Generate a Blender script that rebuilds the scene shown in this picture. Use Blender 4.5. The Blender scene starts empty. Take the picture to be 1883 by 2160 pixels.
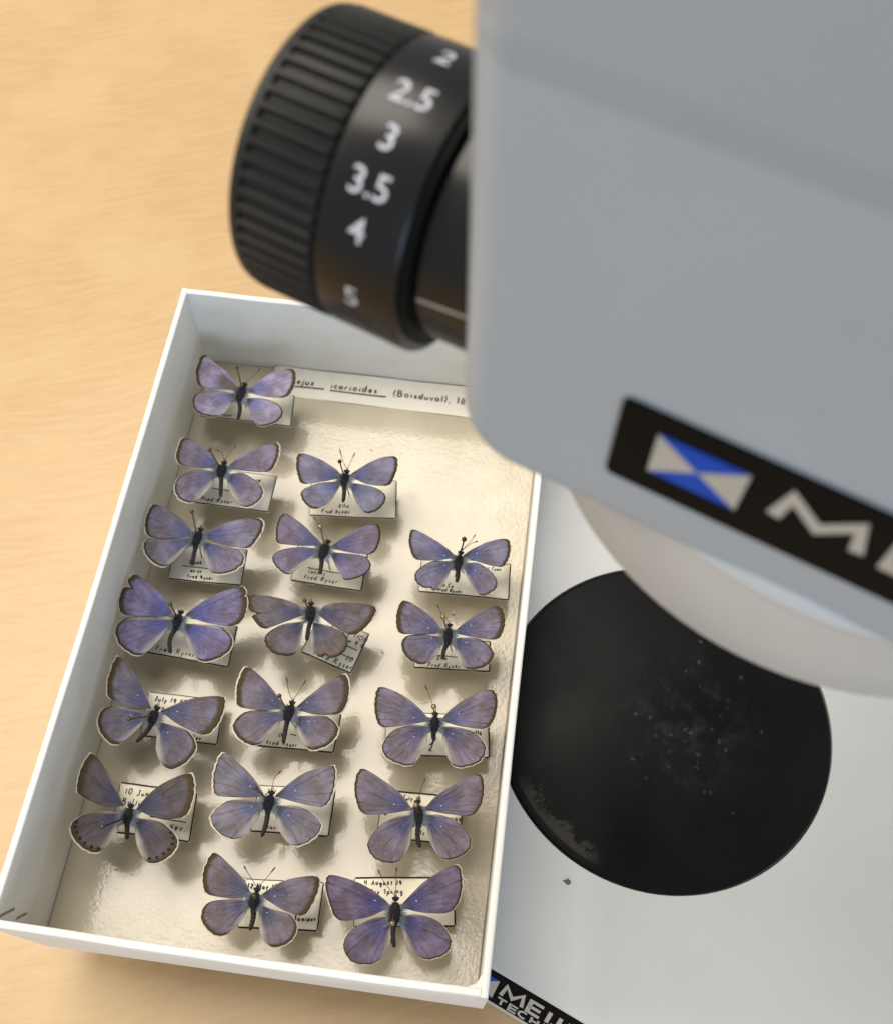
import bpy, bmesh, math, random
from mathutils import Vector, Matrix, noise as mnoise

# ------------------------------------------------------------------ camera, world, lights
SC = bpy.context.scene
COL = SC.collection
HB = 18.0                                   # height of the microscope base above the table, mm
def W(p):                                   # millimetres (tray frame, z = 0 on the base top) -> metres
    return Vector((p[0]*.001, p[1]*.001, (p[2]+HB)*.001))

CAM_ROWS = ((0.99143259, 0.13061449, -0.0011303), (0.11520388, -0.87847064, -0.46369969), (-0.06155883, 0.45959677, -0.88599171))
cam = bpy.data.cameras.new('camera')
cam_o = bpy.data.objects.new('camera', cam); COL.objects.link(cam_o)
m = Matrix.Identity(4)
for k in range(3):
    m[k][0] = CAM_ROWS[0][k]; m[k][1] = -CAM_ROWS[1][k]; m[k][2] = -CAM_ROWS[2][k]
m.translation = W((103.435, -15.097, 288.732))
cam_o.matrix_world = m
cam.sensor_fit = 'HORIZONTAL'; cam.sensor_width = 36.0
cam.lens = 36.0*2267.13/1883.0
cam.clip_start = 0.005; cam.clip_end = 20.0
cam.dof.use_dof = True; cam.dof.focus_distance = 0.262; cam.dof.aperture_fstop = cam.lens/1.65
SC.camera = cam_o

world = bpy.data.worlds.new('World'); SC.world = world; world.use_nodes = True
wb = world.node_tree.nodes['Background']
wb.inputs[0].default_value = (0.95, 0.97, 1.0, 1); wb.inputs[1].default_value = 0.50

def ceiling_lamp(name, loc, size, power, color, aim):
    l = bpy.data.lights.new(name, 'AREA'); l.shape = 'RECTANGLE'
    l.size, l.size_y = size; l.energy = power; l.color = color
    o = bpy.data.objects.new(name, l); COL.objects.link(o); o.location = loc
    o.rotation_euler = (Vector(aim)-Vector(loc)).to_track_quat('-Z', 'Y').to_euler()
    return o
ceiling_lamp('ceiling_lamp', (-0.42, 0.76, 2.1), (1.15, 1.40), 47, (1.0, 0.91, 0.79), (-0.42, 0.76, 0))
ceiling_lamp('ceiling_lamp.001', (-1.7, 0.30, 1.60), (1.3, 1.2), 33, (1.0, 0.89, 0.75), (0, 0.1, 0))
ceiling_lamp('cool_fill', (0.7, -1.9, 0.60), (1.4, 1.0), 18, (0.60, 0.79, 1.0), (0.1, 0.05, 0.2))  # unseen cool fill, added low in front to brighten the head's upright faces

SC.view_settings.view_transform = 'Standard'; SC.view_settings.look = 'None'
SC.view_settings.exposure = -0.10; SC.view_settings.gamma = 1.0
SC.cycles.use_denoising = True
SC.cycles.max_bounces = 8; SC.cycles.diffuse_bounces = 5
SC.cycles.caustics_reflective = False; SC.cycles.caustics_refractive = False

# ------------------------------------------------------------------ material helpers
class Mat:
    def __init__(s, name, rough=.5, spec=.5, metal=0.0, color=None):
        s.m = bpy.data.materials.new(name); s.m.use_nodes = True
        s.t = s.m.node_tree; s.p = s.t.nodes['Principled BSDF']
        s.p.inputs['Roughness'].default_value = rough
        s.p.inputs['Specular IOR Level'].default_value = spec
        s.p.inputs['Metallic'].default_value = metal
        if color: s.p.inputs['Base Color'].default_value = (*color, 1)
    def node(s, typ, ins=None, **props):
        n = s.t.nodes.new(typ)
        for k, v in props.items(): setattr(n, k, v)
        for k, v in (ins or {}).items(): s.put(n.inputs[k], v)
        return n
    def put(s, sock, v):
        if isinstance(v, bpy.types.NodeSocket): s.t.links.new(v, sock)
        elif isinstance(v, tuple) and sock.type == 'RGBA': sock.default_value = (*v[:3], 1)
        else: sock.default_value = v
    def math(s, op, a, b=0.0, c=None, clamp=False):
        n = s.node('ShaderNodeMath', operation=op, use_clamp=clamp)
        s.put(n.inputs[0], a); s.put(n.inputs[1], b)
        if c is not None: s.put(n.inputs[2], c)
        return n.outputs[0]
    def smooth(s, x, a, b, lo=0.0, hi=1.0):            # smoothstep that may run either way
        n = s.node('ShaderNodeMapRange', interpolation_type='SMOOTHSTEP')
        if a > b: a, b, lo, hi = b, a, hi, lo
        s.put(n.inputs[0], x); n.inputs[1].default_value = a; n.inputs[2].default_value = b
        n.inputs[3].default_value = lo; n.inputs[4].default_value = hi
        return n.outputs[0]
    def mix(s, f, a, b, blend='MIX'):
        n = s.node('ShaderNodeMix', data_type='RGBA', blend_type=blend)
        s.put(n.inputs[0], f); s.put(n.inputs[6], a); s.put(n.inputs[7], b)
        return n.outputs[2]
    def attr(s, name): return s.node('ShaderNodeAttribute', attribute_name=name).outputs['Fac']
    def coord(s, scale=(1, 1, 1), rot=(0, 0, 0), loc=(0, 0, 0), kind='Object'):
        tc = s.node('ShaderNodeTexCoord'); mp = s.node('ShaderNodeMapping')
        s.t.links.new(tc.outputs[kind], mp.inputs[0])
        mp.inputs['Scale'].default_value = scale; mp.inputs['Rotation'].default_value = rot; mp.inputs['Location'].default_value = loc
        return mp.outputs[0]
    def noise(s, vec, scale, detail=3.0, rough=.55):
        return s.node('ShaderNodeTexNoise', {'Vector': vec, 'Scale': scale, 'Detail': detail, 'Roughness': rough}).outputs[0]
    def voronoi(s, vec, scale, out='Distance', feature='F1'):
        return s.node('ShaderNodeTexVoronoi', {'Vector': vec, 'Scale': scale}, feature=feature).outputs[out]
    def bump(s, h, strength, dist):
        n = s.node('ShaderNodeBump', {'Height': h, 'Strength': strength, 'Distance': dist})
        s.t.links.new(n.outputs[0], s.p.inputs['Normal'])
    def color(s, c): s.put(s.p.inputs['Base Color'], c)
    def rough(s, r): s.put(s.p.inputs['Roughness'], r)

def simple(name, color, rough=.5, spec=.5, metal=0.0, mottle=.06, scale=300.0, bump=0.0):
    k = Mat(name, rough, spec, metal)
    n = k.noise(k.coord(), scale, 4)
    dark = tuple(c*(1-mottle*2.2) for c in color); lite = tuple(min(1, c*(1+mottle*1.6)) for c in color)
    k.color(k.mix(n, dark, lite))
    if bump: k.bump(k.noise(k.coord(), scale*2.5, 3), bump, .0004)
    return k.m

# table laminate: pale maple with long soft grain and short darker flecks
def wood():
    k = Mat('maple_laminate', .36, .45)
    v = k.coord(rot=(0, 0, math.radians(-19)))
    def stretch(sx, sy): return k.node('ShaderNodeVectorMath', {0: v, 1: (sx, sy, 1.0)}, operation='MULTIPLY').outputs[0]
    warp = k.noise(v, 9, 3)
    add = k.node('ShaderNodeVectorMath', {0: stretch(9.0, 90.0)}, operation='ADD')
    cb = k.node('ShaderNodeCombineXYZ', {0: 0.0, 1: k.math('MULTIPLY', warp, 2.4), 2: 0.0}); k.put(add.inputs[1], cb.outputs[0])
    g = k.noise(add.outputs[0], 6, 6, .6)
    band = k.noise(add.outputs[0], 1.2, 2)
    fl = k.noise(stretch(34.0, 150.0), 7, 3)
    cloud = k.noise(v, 24, 4)
    c = k.mix(k.smooth(g, .3, .72), (.545, .382, .200), (.492, .332, .163))
    c = k.mix(k.math('MULTIPLY', k.smooth(band, .42, .72), .30), c, (.52, .338, .160))
    c = k.mix(k.math('MULTIPLY', k.smooth(fl, .58, .72), .42), c, (.42, .265, .125))
    c = k.mix(k.math('MULTIPLY', k.smooth(cloud, .42, .66), .5), c, (.575, .410, .215))
    k.color(c)
    k.rough(k.smooth(cloud, .2, .8, .27, .36))
    k.bump(fl, .05, .0003)
    return k.m

def card(name, tone, rough=.62):
    k = Mat(name, rough, .3)
    n = k.noise(k.coord(scale=(1, 1, 2)), 60, 5); f = k.noise(k.coord(), 900, 3)
    c = k.mix(k.smooth(n, .35, .75), tone, tuple(x*y for x, y in zip(tone, (.93, .91, .86))))
    sc = k.noise(k.coord(scale=(30, 30, 420)), 1.2, 3)
    c = k.mix(k.math('MULTIPLY', k.smooth(sc, .62, .8), .25), c, tuple(x*.8 for x in tone))
    k.color(c); k.bump(f, .12, .0003)
    return k.m

def foam():                                 # glossy embossed tray lining
    k = Mat('embossed_lining', .24, .62)
    v = k.coord()
    a = k.voronoi(v, 950, feature='SMOOTH_F1'); b = k.noise(v, 1200, 2); cl = k.noise(v, 45, 4); big = k.noise(v, 150, 2)
    pit = k.smooth(k.voronoi(v, 62), .045, .02)          # old pin holes
    c = k.mix(k.smooth(cl, .3, .75), (.485, .442, .342), (.425, .382, .288))
    k.color(k.mix(k.math('MULTIPLY', pit, .6), c, (.16, .13, .09)))
    k.rough(k.smooth(big, .3, .7, .12, .18))
    h = k.math('ADD', k.math('ADD', k.math('MULTIPLY', a, .5), k.math('MULTIPLY', b, .6)), k.math('MULTIPLY', big, .8))
    k.bump(k.math('SUBTRACT', h, pit), .085, .0005)
    return k.m

def paint(name, tone, rough=.34):
    k = Mat(name, rough, .5)
    n = k.noise(k.coord(), 30, 5); f = k.noise(k.coord(), 1500, 2); sp = k.noise(k.coord(), 240, 2)
    c = k.mix(k.smooth(n, .3, .8), tone, tuple(x*.95 for x in tone))
    c = k.mix(k.math('MULTIPLY', k.smooth(sp, .74, .80), .5), c, tuple(x*.6 for x in tone))
    k.color(c); k.rough(k.smooth(n, .2, .8, rough-.05, rough+.08)); k.bump(f, .10, .0002)
    return k.m

def plate_black(cx, cy):                    # stage plate with dust specks and a worn patch by the rim
    k = Mat('stage_black', .42, .10)
    v = k.coord()
    sep = k.node('ShaderNodeSeparateXYZ', {0: v}); X, Y = sep.outputs[0], sep.outputs[1]
    r = k.math('SQRT', k.math('ADD', k.math('MULTIPLY', X, X), k.math('MULTIPLY', Y, Y)))
    ang = k.math('ARCTAN2', Y, X)
    n1 = k.noise(v, 160, 5, .65); n2 = k.noise(v, 34, 3); n3 = k.noise(v, 900, 2)
    # dust: scattered flakes, denser right of the middle
    cell = k.voronoi(v, 520); keep = k.voronoi(v, 520, out='Color'); ks = k.node('ShaderNodeSeparateColor', {0: keep}).outputs[0]
    dx = k.math('SUBTRACT', X, .006); dy = k.math('SUBTRACT', Y, .001)
    dd = k.math('SQRT', k.math('ADD', k.math('MULTIPLY', dx, dx), k.math('MULTIPLY', dy, dy)))
    dens = k.smooth(dd, .028, .004)
    thr = k.math('MULTIPLY', dens, .26)
    on = k.math('LESS_THAN', ks, thr)
    dust = k.math('MULTIPLY', on, k.smooth(k.math('ADD', cell, k.math('MULTIPLY', k.math('SUBTRACT', n3, .5), .9)), .36, .16))
    haze = k.math('MULTIPLY', k.math('MULTIPLY', dens, k.smooth(n1, .45, .75)), .13)
    # worn crescent near the front-left rim
    a0 = k.smooth(k.math('ABSOLUTE', k.math('ADD', ang, 2.28)), .40, .22)
    inner = k.math('ADD', k.math('MULTIPLY', k.math('SUBTRACT', k.noise(v, 230, 7, .75), .5), .020), .0402)
    worn = k.math('MULTIPLY', k.math('MULTIPLY', a0, k.smooth(k.math('SUBTRACT', r, inner), -.0004, .0018)), k.smooth(r, .0440, .0432))
    c = k.mix(k.smooth(n2, .3, .7), (.0045, .0048, .0050), (.0075, .0078, .0080))
    c = k.mix(k.math('ADD', k.math('MULTIPLY', dust, k.smooth(n1, .40, .65, .06, .40)), haze, clamp=True), c, (.14, .14, .14))
    c = k.mix(k.math('MULTIPLY', worn, .8), c, (.052, .048, .040))
    k.color(c); k.rough(k.smooth(n2, .3, .7, .30, .46)); k.bump(n3, .06, .0002)
    return k.m

def wing_mat(name, purple, lilac, blue, brown, border, vein, seed):
    k = Mat(name, .66, .12)
    rr, vv, dm, wm, wa, wc = [k.attr(a) for a in ('rr', 'vv', 'dm', 'wm', 'wa', 'wc')]; wp = k.attr('wp')
    sv = k.node('ShaderNodeCombineXYZ', {0: k.math('MULTIPLY', vv, 26.0), 1: k.math('MULTIPLY', rr, 2.2), 2: seed*3.7}).outputs[0]
    st = k.noise(sv, 1.0, 4, .65)
    sv2 = k.node('ShaderNodeCombineXYZ', {0: k.math('MULTIPLY', vv, 90.0), 1: k.math('MULTIPLY', rr, 7.0), 2: seed*1.3}).outputs[0]
    st2 = k.noise(sv2, 1.0, 3, .6)
    v = k.coord(loc=(seed*.37, seed*.11, 0))
    bl = k.noise(v, 210, 4, .6); sp = k.noise(v, 1400, 2); wr = k.noise(v, 520, 4, .7)
    c = k.mix(k.smooth(bl, .38, .66), tuple(a*b for a, b in zip(purple, (1.0, .95, .86))), lilac)
    c = k.mix(k.math('MULTIPLY', k.smooth(st, .42, .68), .55), c, blue)
    c = k.mix(k.math('MULTIPLY', k.smooth(wr, .50, .70), .45), c, tuple(x*y for x, y in zip(brown, (1.9, 1.9, 2.4))))
    basal = k.smooth(k.math('ADD', rr, k.math('MULTIPLY', k.math('SUBTRACT', st, .5), .34)), .68, .16)
    c = k.mix(k.math('MULTIPLY', basal, .85), c, tuple(x*y for x, y in zip(blue, (.42, .53, .84))))
    c = k.mix(k.smooth(rr, .22, .08), c, (.045, .05, .065))
    c = k.mix(k.smooth(st2, .38, .74, .0, .50), c, tuple(min(1, x*1.65) for x in lilac))
    c = k.mix(k.math('MULTIPLY', wp, .85), c, k.mix(st2, (.125, .085, .062), (.19, .135, .10)))
    # veins: dark thin radial lines
    wv = k.math('ADD', k.math('MULTIPLY', vv, 7.0), k.math('MULTIPLY', k.math('SINE', k.math('ADD', k.math('MULTIPLY', vv, 11.0), seed)), .22))
    pv = k.math('PINGPONG', k.math('ADD', wv, k.math('MULTIPLY', k.math('SUBTRACT', bl, .5), .35)), .5)
    line = k.math('MULTIPLY', k.smooth(pv, .075, .018), k.smooth(rr, .18, .45))
    line = k.math('MULTIPLY', line, k.smooth(st, .35, .60, .12, 1.0))
    c = k.mix(k.math('MULTIPLY', line, vein), c, tuple(x*.55 for x in brown))
    # costal and anal margins
    c = k.mix(k.math('MULTIPLY', wc, .8), c, (.36, .31, .25))
    c = k.mix(k.math('MULTIPLY', wa, .85), c, k.mix(st2, (.30, .285, .24), (.50, .48, .42)))
    # brown outer border, streaked inwards along the veins
    d2 = k.math('SUBTRACT', dm, k.math('MULTIPLY', k.math('SUBTRACT', st2, .45), border*.8+.25))
    d2 = k.math('SUBTRACT', d2, k.math('MULTIPLY', line, .45))
    bf = k.math('MULTIPLY', wm, k.smooth(d2, border*1.5+.1, border*.7))
    c = k.mix(bf, c, k.mix(bl, brown, tuple(x*.62 for x in brown)))
    c = k.mix(k.math('MULTIPLY', wm, k.smooth(dm, .34, .12)), c, tuple(x*.40 for x in brown))
    # rubbed scales
    c = k.mix(k.math('MULTIPLY', k.smooth(sp, .70, .78), .5), c, (.50, .47, .50))
    c = k.mix(k.smooth(bl, .25, .75, .30, .0), c, tuple(x*.35 for x in brown))
    k.color(c)
    k.bump(k.math('ADD', st2, k.math('MULTIPLY', line, 1.2)), .35, .00025)
    return k.m

# ------------------------------------------------------------------ object helpers (vertices given in millimetres)
def link(name, me, parent=None):
    o = bpy.data.objects.new(name, me); COL.objects.link(o)
    if parent: o.parent = parent
    return o
def root(name, at, label, cat, group=None):
    o = bpy.data.objects.new(name, None); COL.objects.link(o); o.location = W(at); o.empty_display_size = .005
    o['label'] = label; o['category'] = cat; o['mm'] = list(at)
    if group: o['group'] = group
    return o
def mesh(name, verts, faces, mat, parent=None, at=(0, 0, 0), smooth=True, sub=None):
    """verts in mm; 'at' is the mm origin of the top-level thing (children keep its frame)"""
    me = bpy.data.meshes.new(name)
    me.from_pydata([((v[0]-at[0])*.001, (v[1]-at[1])*.001, (v[2]-at[2])*.001) for v in verts], [], faces)
    me.materials.append(mat)
    if smooth: me.polygons.foreach_set('use_smooth', [True]*len(me.polygons))
    me.update()
    o = link(name, me, parent)
    if parent is None: o.location = W(at)
    return o
def sharp(o, deg=35):
    o.data.set_sharp_from_angle(angle=math.radians(deg)); return o

class G:                                    # small geometry collector
    def __init__(s): s.v = []; s.f = []
    def add(s, verts, faces):
        b = len(s.v); s.v += [tuple(x) for x in verts]; s.f += [tuple(i+b for i in f) for f in faces]
    def tube(s, pts, radii, seg=8, cap=True):
        pts = [Vector(p) for p in pts]; rings = []
        up = Vector((0, 0, 1))
        for i, p in enumerate(pts):
            t = (pts[min(i+1, len(pts)-1)]-pts[max(i-1, 0)]).normalized()
            a = t.cross(up)
            if a.length < .2: a = t.cross(Vector((1, 0, 0)))
            a.normalize(); b = t.cross(a)
            rings.append([p+(a*math.cos(2*math.pi*j/seg)+b*math.sin(2*math.pi*j/seg))*radii[i] for j in range(seg)])
        fs = []
        for i in range(len(rings)-1):
            for j in range(seg):
                fs.append((i*seg+j, i*seg+(j+1) % seg, (i+1)*seg+(j+1) % seg, (i+1)*seg+j))
        if cap: fs += [tuple(range(seg-1, -1, -1)), tuple((len(rings)-1)*seg+j for j in range(seg))]
        s.add([v for r in rings for v in r], fs)
    def ball(s, c, r, seg=12, rings=8, ax=None):
        """ellipsoid; r = (rx, ry, rz) in the frame ax (3 vectors)"""
        c = Vector(c); ax = ax or (Vector((1, 0, 0)), Vector((0, 1, 0)), Vector((0, 0, 1)))
        if not isinstance(r, (tuple, list)): r = (r, r, r)
        vs = [c+ax[2]*r[2]]; fs = []
        for i in range(1, rings):
            th = math.pi*i/rings
            for j in range(seg):
                ph = 2*math.pi*j/seg
                vs.append(c+ax[0]*(r[0]*math.sin(th)*math.cos(ph))+ax[1]*(r[1]*math.sin(th)*math.sin(ph))+ax[2]*(r[2]*math.cos(th)))
        vs.append(c-ax[2]*r[2]); last = len(vs)-1
        for j in range(seg): fs.append((0, 1+j, 1+(j+1) % seg))
        for i in range(rings-2):
            for j in range(seg):
                a = 1+i*seg+j; b = 1+i*seg+(j+1) % seg
                fs.append((a, a+seg, b+seg, b))
        o = 1+(rings-2)*seg
        for j in range(seg): fs.append((o+j, last, o+(j+1) % seg))
        s.add(vs, fs)
    def hexa(s, p):                         # 8 corners: bottom ring 0-3 (ccw from above), top ring 4-7
        s.add(p, [(3, 2, 1, 0), (4, 5, 6, 7), (0, 1, 5, 4), (1, 2, 6, 5), (2, 3, 7, 6), (3, 0, 4, 7)])
    def obj(s, name, mat, parent=None, at=(0, 0, 0), smooth=True): return mesh(name, s.v, s.f, mat, parent, at, smooth)

def bevel(o, w, seg=2, ang=40):
    b = o.modifiers.new('bevel', 'BEVEL'); b.width = w*.001; b.segments = seg; b.limit_method = 'ANGLE'; b.angle_limit = math.radians(ang)
    return o

def ribbon(path, w, place, g, lift=0.0):
    """flat stroke of width w along a 2-D polyline; place(x, y) -> 3-D point"""
    n = len(path)
    if n < 2: return
    L = []; R = []
    for i in range(n):
        a = path[max(i-1, 0)]; b = path[min(i+1, n-1)]
        dx, dy = b[0]-a[0], b[1]-a[1]; l = math.hypot(dx, dy) or 1
        k = w*.5
        if 0 < i < n-1:                     # mitre
            d1 = (path[i][0]-path[i-1][0], path[i][1]-path[i-1][1]); d2 = (path[i+1][0]-path[i][0], path[i+1][1]-path[i][1])
            l1 = math.hypot(*d1) or 1; l2 = math.hypot(*d2) or 1
            cs = (d1[0]*d2[0]+d1[1]*d2[1])/(l1*l2); k *= min(1.7, 1/max(.35, math.sqrt(max(0, (1+cs)/2))))
        nx, ny = -dy/l*k, dx/l*k
        L.append(place(path[i][0]+nx, path[i][1]+ny)); R.append(place(path[i][0]-nx, path[i][1]-ny))
    g.add(L+R, [(i, n+i, n+i+1, i+1) for i in range(n-1)])

# single-stroke alphabet (x 0..w, y 0..1) for handwriting and lettering
def _o(cx, cy, rx, ry, a0=0, a1=360, n=10): return [(cx+rx*math.cos(math.radians(a0+(a1-a0)*i/n)), cy+ry*math.sin(math.radians(a0+(a1-a0)*i/n))) for i in range(n+1)]
GL = {
 '0': (.6, [_o(.3, .5, .28, .5)]), '1': (.25, [[(.12, 1), (.1, 0)]]), '2': (.6, [[(.03, .8), (.2, 1), (.45, .95), (.5, .7), (.05, .02), (.58, .03)]]),
 '3': (.55, [[(.05, .95), (.4, .95), (.2, .6), (.5, .4), (.4, .05), (.03, .05)]]), '4': (.6, [[(.1, 1), (.06, .45), (.55, .5)], [(.5, 1), (.42, 0)]]),
 '5': (.55, [[(.5, 1), (.12, 1), (.1, .6), (.45, .55), (.45, .1), (.03, .03)]]), '6': (.55, [[(.45, 1), (.1, .55), (.08, .1), (.4, .03), (.45, .35), (.1, .4)]]),
 '7': (.55, [[(.03, 1), (.55, 1), (.2, 0)]]), '8': (.55, [_o(.27, .75, .2, .24), _o(.27, .26, .25, .26)]), '9': (.55, [_o(.27, .72, .22, .27), [(.5, .75), (.4, 0)]]),
 'A': (.75, [[(.03, 0), (.38, 1), (.7, 0)], [(.15, .38), (.6, .4)]]), 'B': (.65, [[(.08, 0), (.12, 1), (.5, .9), (.45, .58), (.12, .52)], [(.3, .53), (.6, .35), (.5, .03), (.08, 0)]]),
 'C': (.62, [_o(.35, .5, .3, .5, 50, 310)]), 'D': (.65, [[(.08, 0), (.1, 1), (.5, .85), (.58, .4), (.4, .05), (.08, 0)]]), 'E': (.55, [[(.52, 1), (.06, 1), (.06, 0), (.55, 0)], [(.06, .52), (.48, .52)]]),
 'F': (.55, [[(.1, 0), (.08, 1), (.55, 1)], [(.09, .55), (.45, .55)]]), 'G': (.7, [_o(.35, .5, .3, .5, 50, 340), [(.4, .45), (.64, .42), (.62, 0)]]), 'H': (.66, [[(.08, 1), (.08, 0)], [(.58, 1), (.58, 0)], [(.08, .5), (.58, .5)]]),
 'I': (.22, [[(.1, 1), (.1, 0)]]), 'J': (.6, [[(.2, 1), (.6, 1)], [(.45, 1), (.42, .15), (.22, 0), (.05, .2)]]), 'K': (.6, [[(.08, 1), (.06, 0)], [(.55, 1), (.1, .45), (.55, 0)]]), 'L': (.55, [[(.1, 1), (.06, .02), (.52, 0)]]),
 'M': (.85, [[(.03, 0), (.1, 1), (.42, .2), (.74, 1), (.8, 0)]]), 'N': (.68, [[(.06, 0), (.1, 1), (.55, .02), (.62, 1)]]), 'O': (.75, [_o(.37, .5, .32, .5, 0, 360, 14)]), 'P': (.6, [[(.08, 0), (.1, 1), (.5, .9), (.48, .55), (.1, .45)]]),
 'R': (.66, [[(.06, 0), (.12, 1), (.52, .9), (.48, .58), (.1, .48)], [(.25, .5), (.62, 0)]]), 'S': (.55, [[(.5, .92), (.25, 1), (.08, .8), (.25, .55), (.48, .4), (.4, .05), (.04, .06)]]), 'T': (.62, [[(.02, 1), (.6, 1)], [(.3, 1), (.28, 0)]]),
 'U': (.62, [[(.06, 1), (.08, .2), (.3, 0), (.52, .2), (.56, 1)]]), 'V': (.62, [[(.03, 1), (.3, 0), (.6, 1)]]), 'Y': (.62, [[(.05, 1), (.3, .5)], [(.6, 1), (.2, 0)]]), 'Z': (.6, [[(.05, 1), (.55, 1), (.05, .02), (.58, 0)]]),
 'a': (.5, [_o(.22, .27, .2, .27), [(.42, .5), (.44, 0)]]), 'b': (.48, [[(.08, 1), (.06, 0)], _o(.25, .26, .2, .26)]), 'c': (.42, [_o(.24, .27, .2, .27, 50, 310)]), 'd': (.5, [_o(.22, .27, .2, .27), [(.46, 1), (.42, 0)]]),
 'e': (.46, [[(.05, .28), (.4, .32), (.35, .52), (.12, .5), (.05, .2), (.2, 0), (.42, .08)]]), 'g': (.48, [_o(.22, .27, .2, .26), [(.42, .5), (.4, -.25), (.2, -.4), (.05, -.25)]]), 'i': (.2, [[(.1, .52), (.08, 0)], [(.11, .75), (.12, .82)]]), 'j': (.25, [[(.16, .52), (.14, -.25), (.0, -.35)], [(.17, .75), (.18, .82)]]),
 'k': (.46, [[(.08, 1), (.06, 0)], [(.4, .5), (.1, .25), (.42, 0)]]), 'l': (.2, [[(.1, 1), (.08, 0)]]), 'm': (.7, [[(.05, .5), (.05, 0)], [(.06, .35), (.2, .52), (.32, .4), (.32, 0)], [(.33, .35), (.48, .52), (.6, .4), (.6, 0)]]),
 'n': (.48, [[(.06, .52), (.05, 0)], [(.06, .32), (.25, .53), (.4, .4), (.4, 0)]]), 'o': (.48, [_o(.23, .27, .2, .27)]), 'p': (.48, [[(.06, .52), (.03, -.35)], _o(.25, .27, .2, .26)]), 'r': (.4, [[(.06, .52), (.05, 0)], [(.06, .3), (.2, .5), (.36, .5)]]),
 's': (.4, [[(.35, .5), (.1, .48), (.12, .3), (.34, .22), (.3, .02), (.03, .04)]]), 't': (.4, [[(.18, .85), (.16, 0)], [(.02, .55), (.38, .55)]]), 'u': (.48, [[(.05, .52), (.08, .08), (.25, 0), (.4, .15)], [(.42, .52), (.42, 0)]]),
 'v': (.44, [[(.03, .52), (.2, 0), (.42, .52)]]), 'w': (.6, [[(.03, .52), (.15, 0), (.3, .45), (.42, 0), (.58, .52)]]), 'x': (.44, [[(.03, .52), (.4, 0)], [(.4, .52), (.03, 0)]]), 'y': (.46, [[(.03, .52), (.2, .05)], [(.42, .52), (.1, -.4)]]), 'z': (.44, [[(.03, .5), (.4, .5), (.05, 0), (.42, 0)]]),
 '.': (.2, [[(.06, .0), (.1, .06)]]), ',': (.2, [[(.1, .08), (.04, -.15)]]), '(': (.3, [[(.25, 1.05), (.08, .5), (.22, -.1)]]), ')': (.3, [[(.05, 1.05), (.22, .5), (.05, -.1)]]), '-': (.4, [[(.05, .4), (.35, .42)]]), ' ': (.34, []),
}
def write(text, x, y, h, place, g, pen, rnd, jitter=.05, spacing=.14, aspect=1.0):
    """handwritten line: x, y = start of the baseline, h = cap height (all in the units of place)"""
    for ch in text:
        w, strokes = GL.get(ch, GL[' '])
        k = h*(1+rnd.uniform(-jitter, jitter)*1.5); sl = rnd.uniform(-.02, .12)*(jitter*12); dy = rnd.uniform(-1, 1)*jitter*h
        for st in strokes:
            path = [(x+(px*aspect+py*sl*.6)*k+rnd.uniform(-1, 1)*jitter*.25*h, y+dy+py*k) for px, py in st]
            ribbon(path, pen*rnd.uniform(.85, 1.2), place, g)
        x += (w*aspect+spacing)*k
    return x

# ------------------------------------------------------------------ materials
M_WOOD = wood()
M_CARD = card('white_card', (.80, .795, .77))
M_CARDIN = card('shaded_card', (.72, .715, .69))  # same card; shade on the inner walls is put into this darker tone
M_FOAM = foam()
M_PAPER = simple('label_paper', (.88, .845, .715), .7, .2, mottle=.05, scale=500)
M_PAPER2 = simple('yellowed_label_paper', (.86, .81, .655), .7, .2, mottle=.07, scale=350)
M_STRIP = simple('strip_paper', (.76, .74, .66), .7, .2, mottle=.04, scale=400)
M_INK = simple('black_ink', (.012, .011, .010), .6, .3)
M_PENCIL = simple('grey_ink', (.10, .10, .11), .6, .3)
M_PAINT = paint('scope_paint_shaded', (.345, .405, .470))  # same paint as the base; the head's shade is mixed in, darker and bluer
M_BASEP = paint('base_paint', (.60, .605, .59), .30)
M_SEAM = paint('seam_shade', (.305, .355, .41))  # groove shade painted as a darker band on a slightly proud ring
M_HOUS = paint('housing_paint_lit', (.52, .54, .55))  # same paint, toned lighter than the head to imitate bounce off the base
M_BLACKP = simple('knob_black', (.008, .008, .0082), .27, .34, mottle=.1, scale=500, bump=.03)
M_GRIP = simple('grip_black', (.012, .0125, .012), .50, .30, mottle=.1, scale=500, bump=.1)
M_GAP = simple('gap_black', (.003, .003, .003), .6, .3)
M_NUM = simple('numeral_white', (.52, .54, .60), .6, .3)
M_LINE = simple('index_grey', (.42, .41, .36), .6, .3)
M_BADGE = simple('badge_black', (.0035, .0035, .004), .55, .06)
M_BLUE = simple('logo_blue', (.006, .065, .47), .5, .15, mottle=.03)
M_SILVER = simple('logo_silver', (.44, .43, .395), .5, .2, mottle=.03)
M_SCUFF = simple('scuff_brown', (.30, .26, .20), .7, .2)
M_CHIP = simple('grey_flake', (.12, .12, .12), .7, .2)
M_STEEL = simple('screw_steel', (.05, .05, .05), .35, .5, metal=.6)
M_THOR = simple('thorax_black', (.018, .018, .022), .8, .2, mottle=.3, scale=900)
M_ABD = simple('abdomen_brown', (.028, .025, .021), .75, .2, mottle=.35, scale=900)
M_FURD = simple('fur_dark', (.03, .032, .045), .8, .2)
M_FURL = simple('fur_pale', (.30, .33, .36), .8, .2)
M_FURB = simple('fur_blue_grey', (.20, .225, .275), .8, .2, mottle=.25, scale=900)
M_EYE = simple('eye_black', (.008, .008, .008), .25, .5)
M_ANT = simple('antenna_brown', (.050, .038, .026), .6, .3)
M_FRINGE = simple('wing_fringe', (.58, .55, .46), .8, .2, mottle=.10, scale=1500)
M_PIN = simple('pin_metal', (.10, .075, .04), .32, .5, metal=.7)
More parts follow.
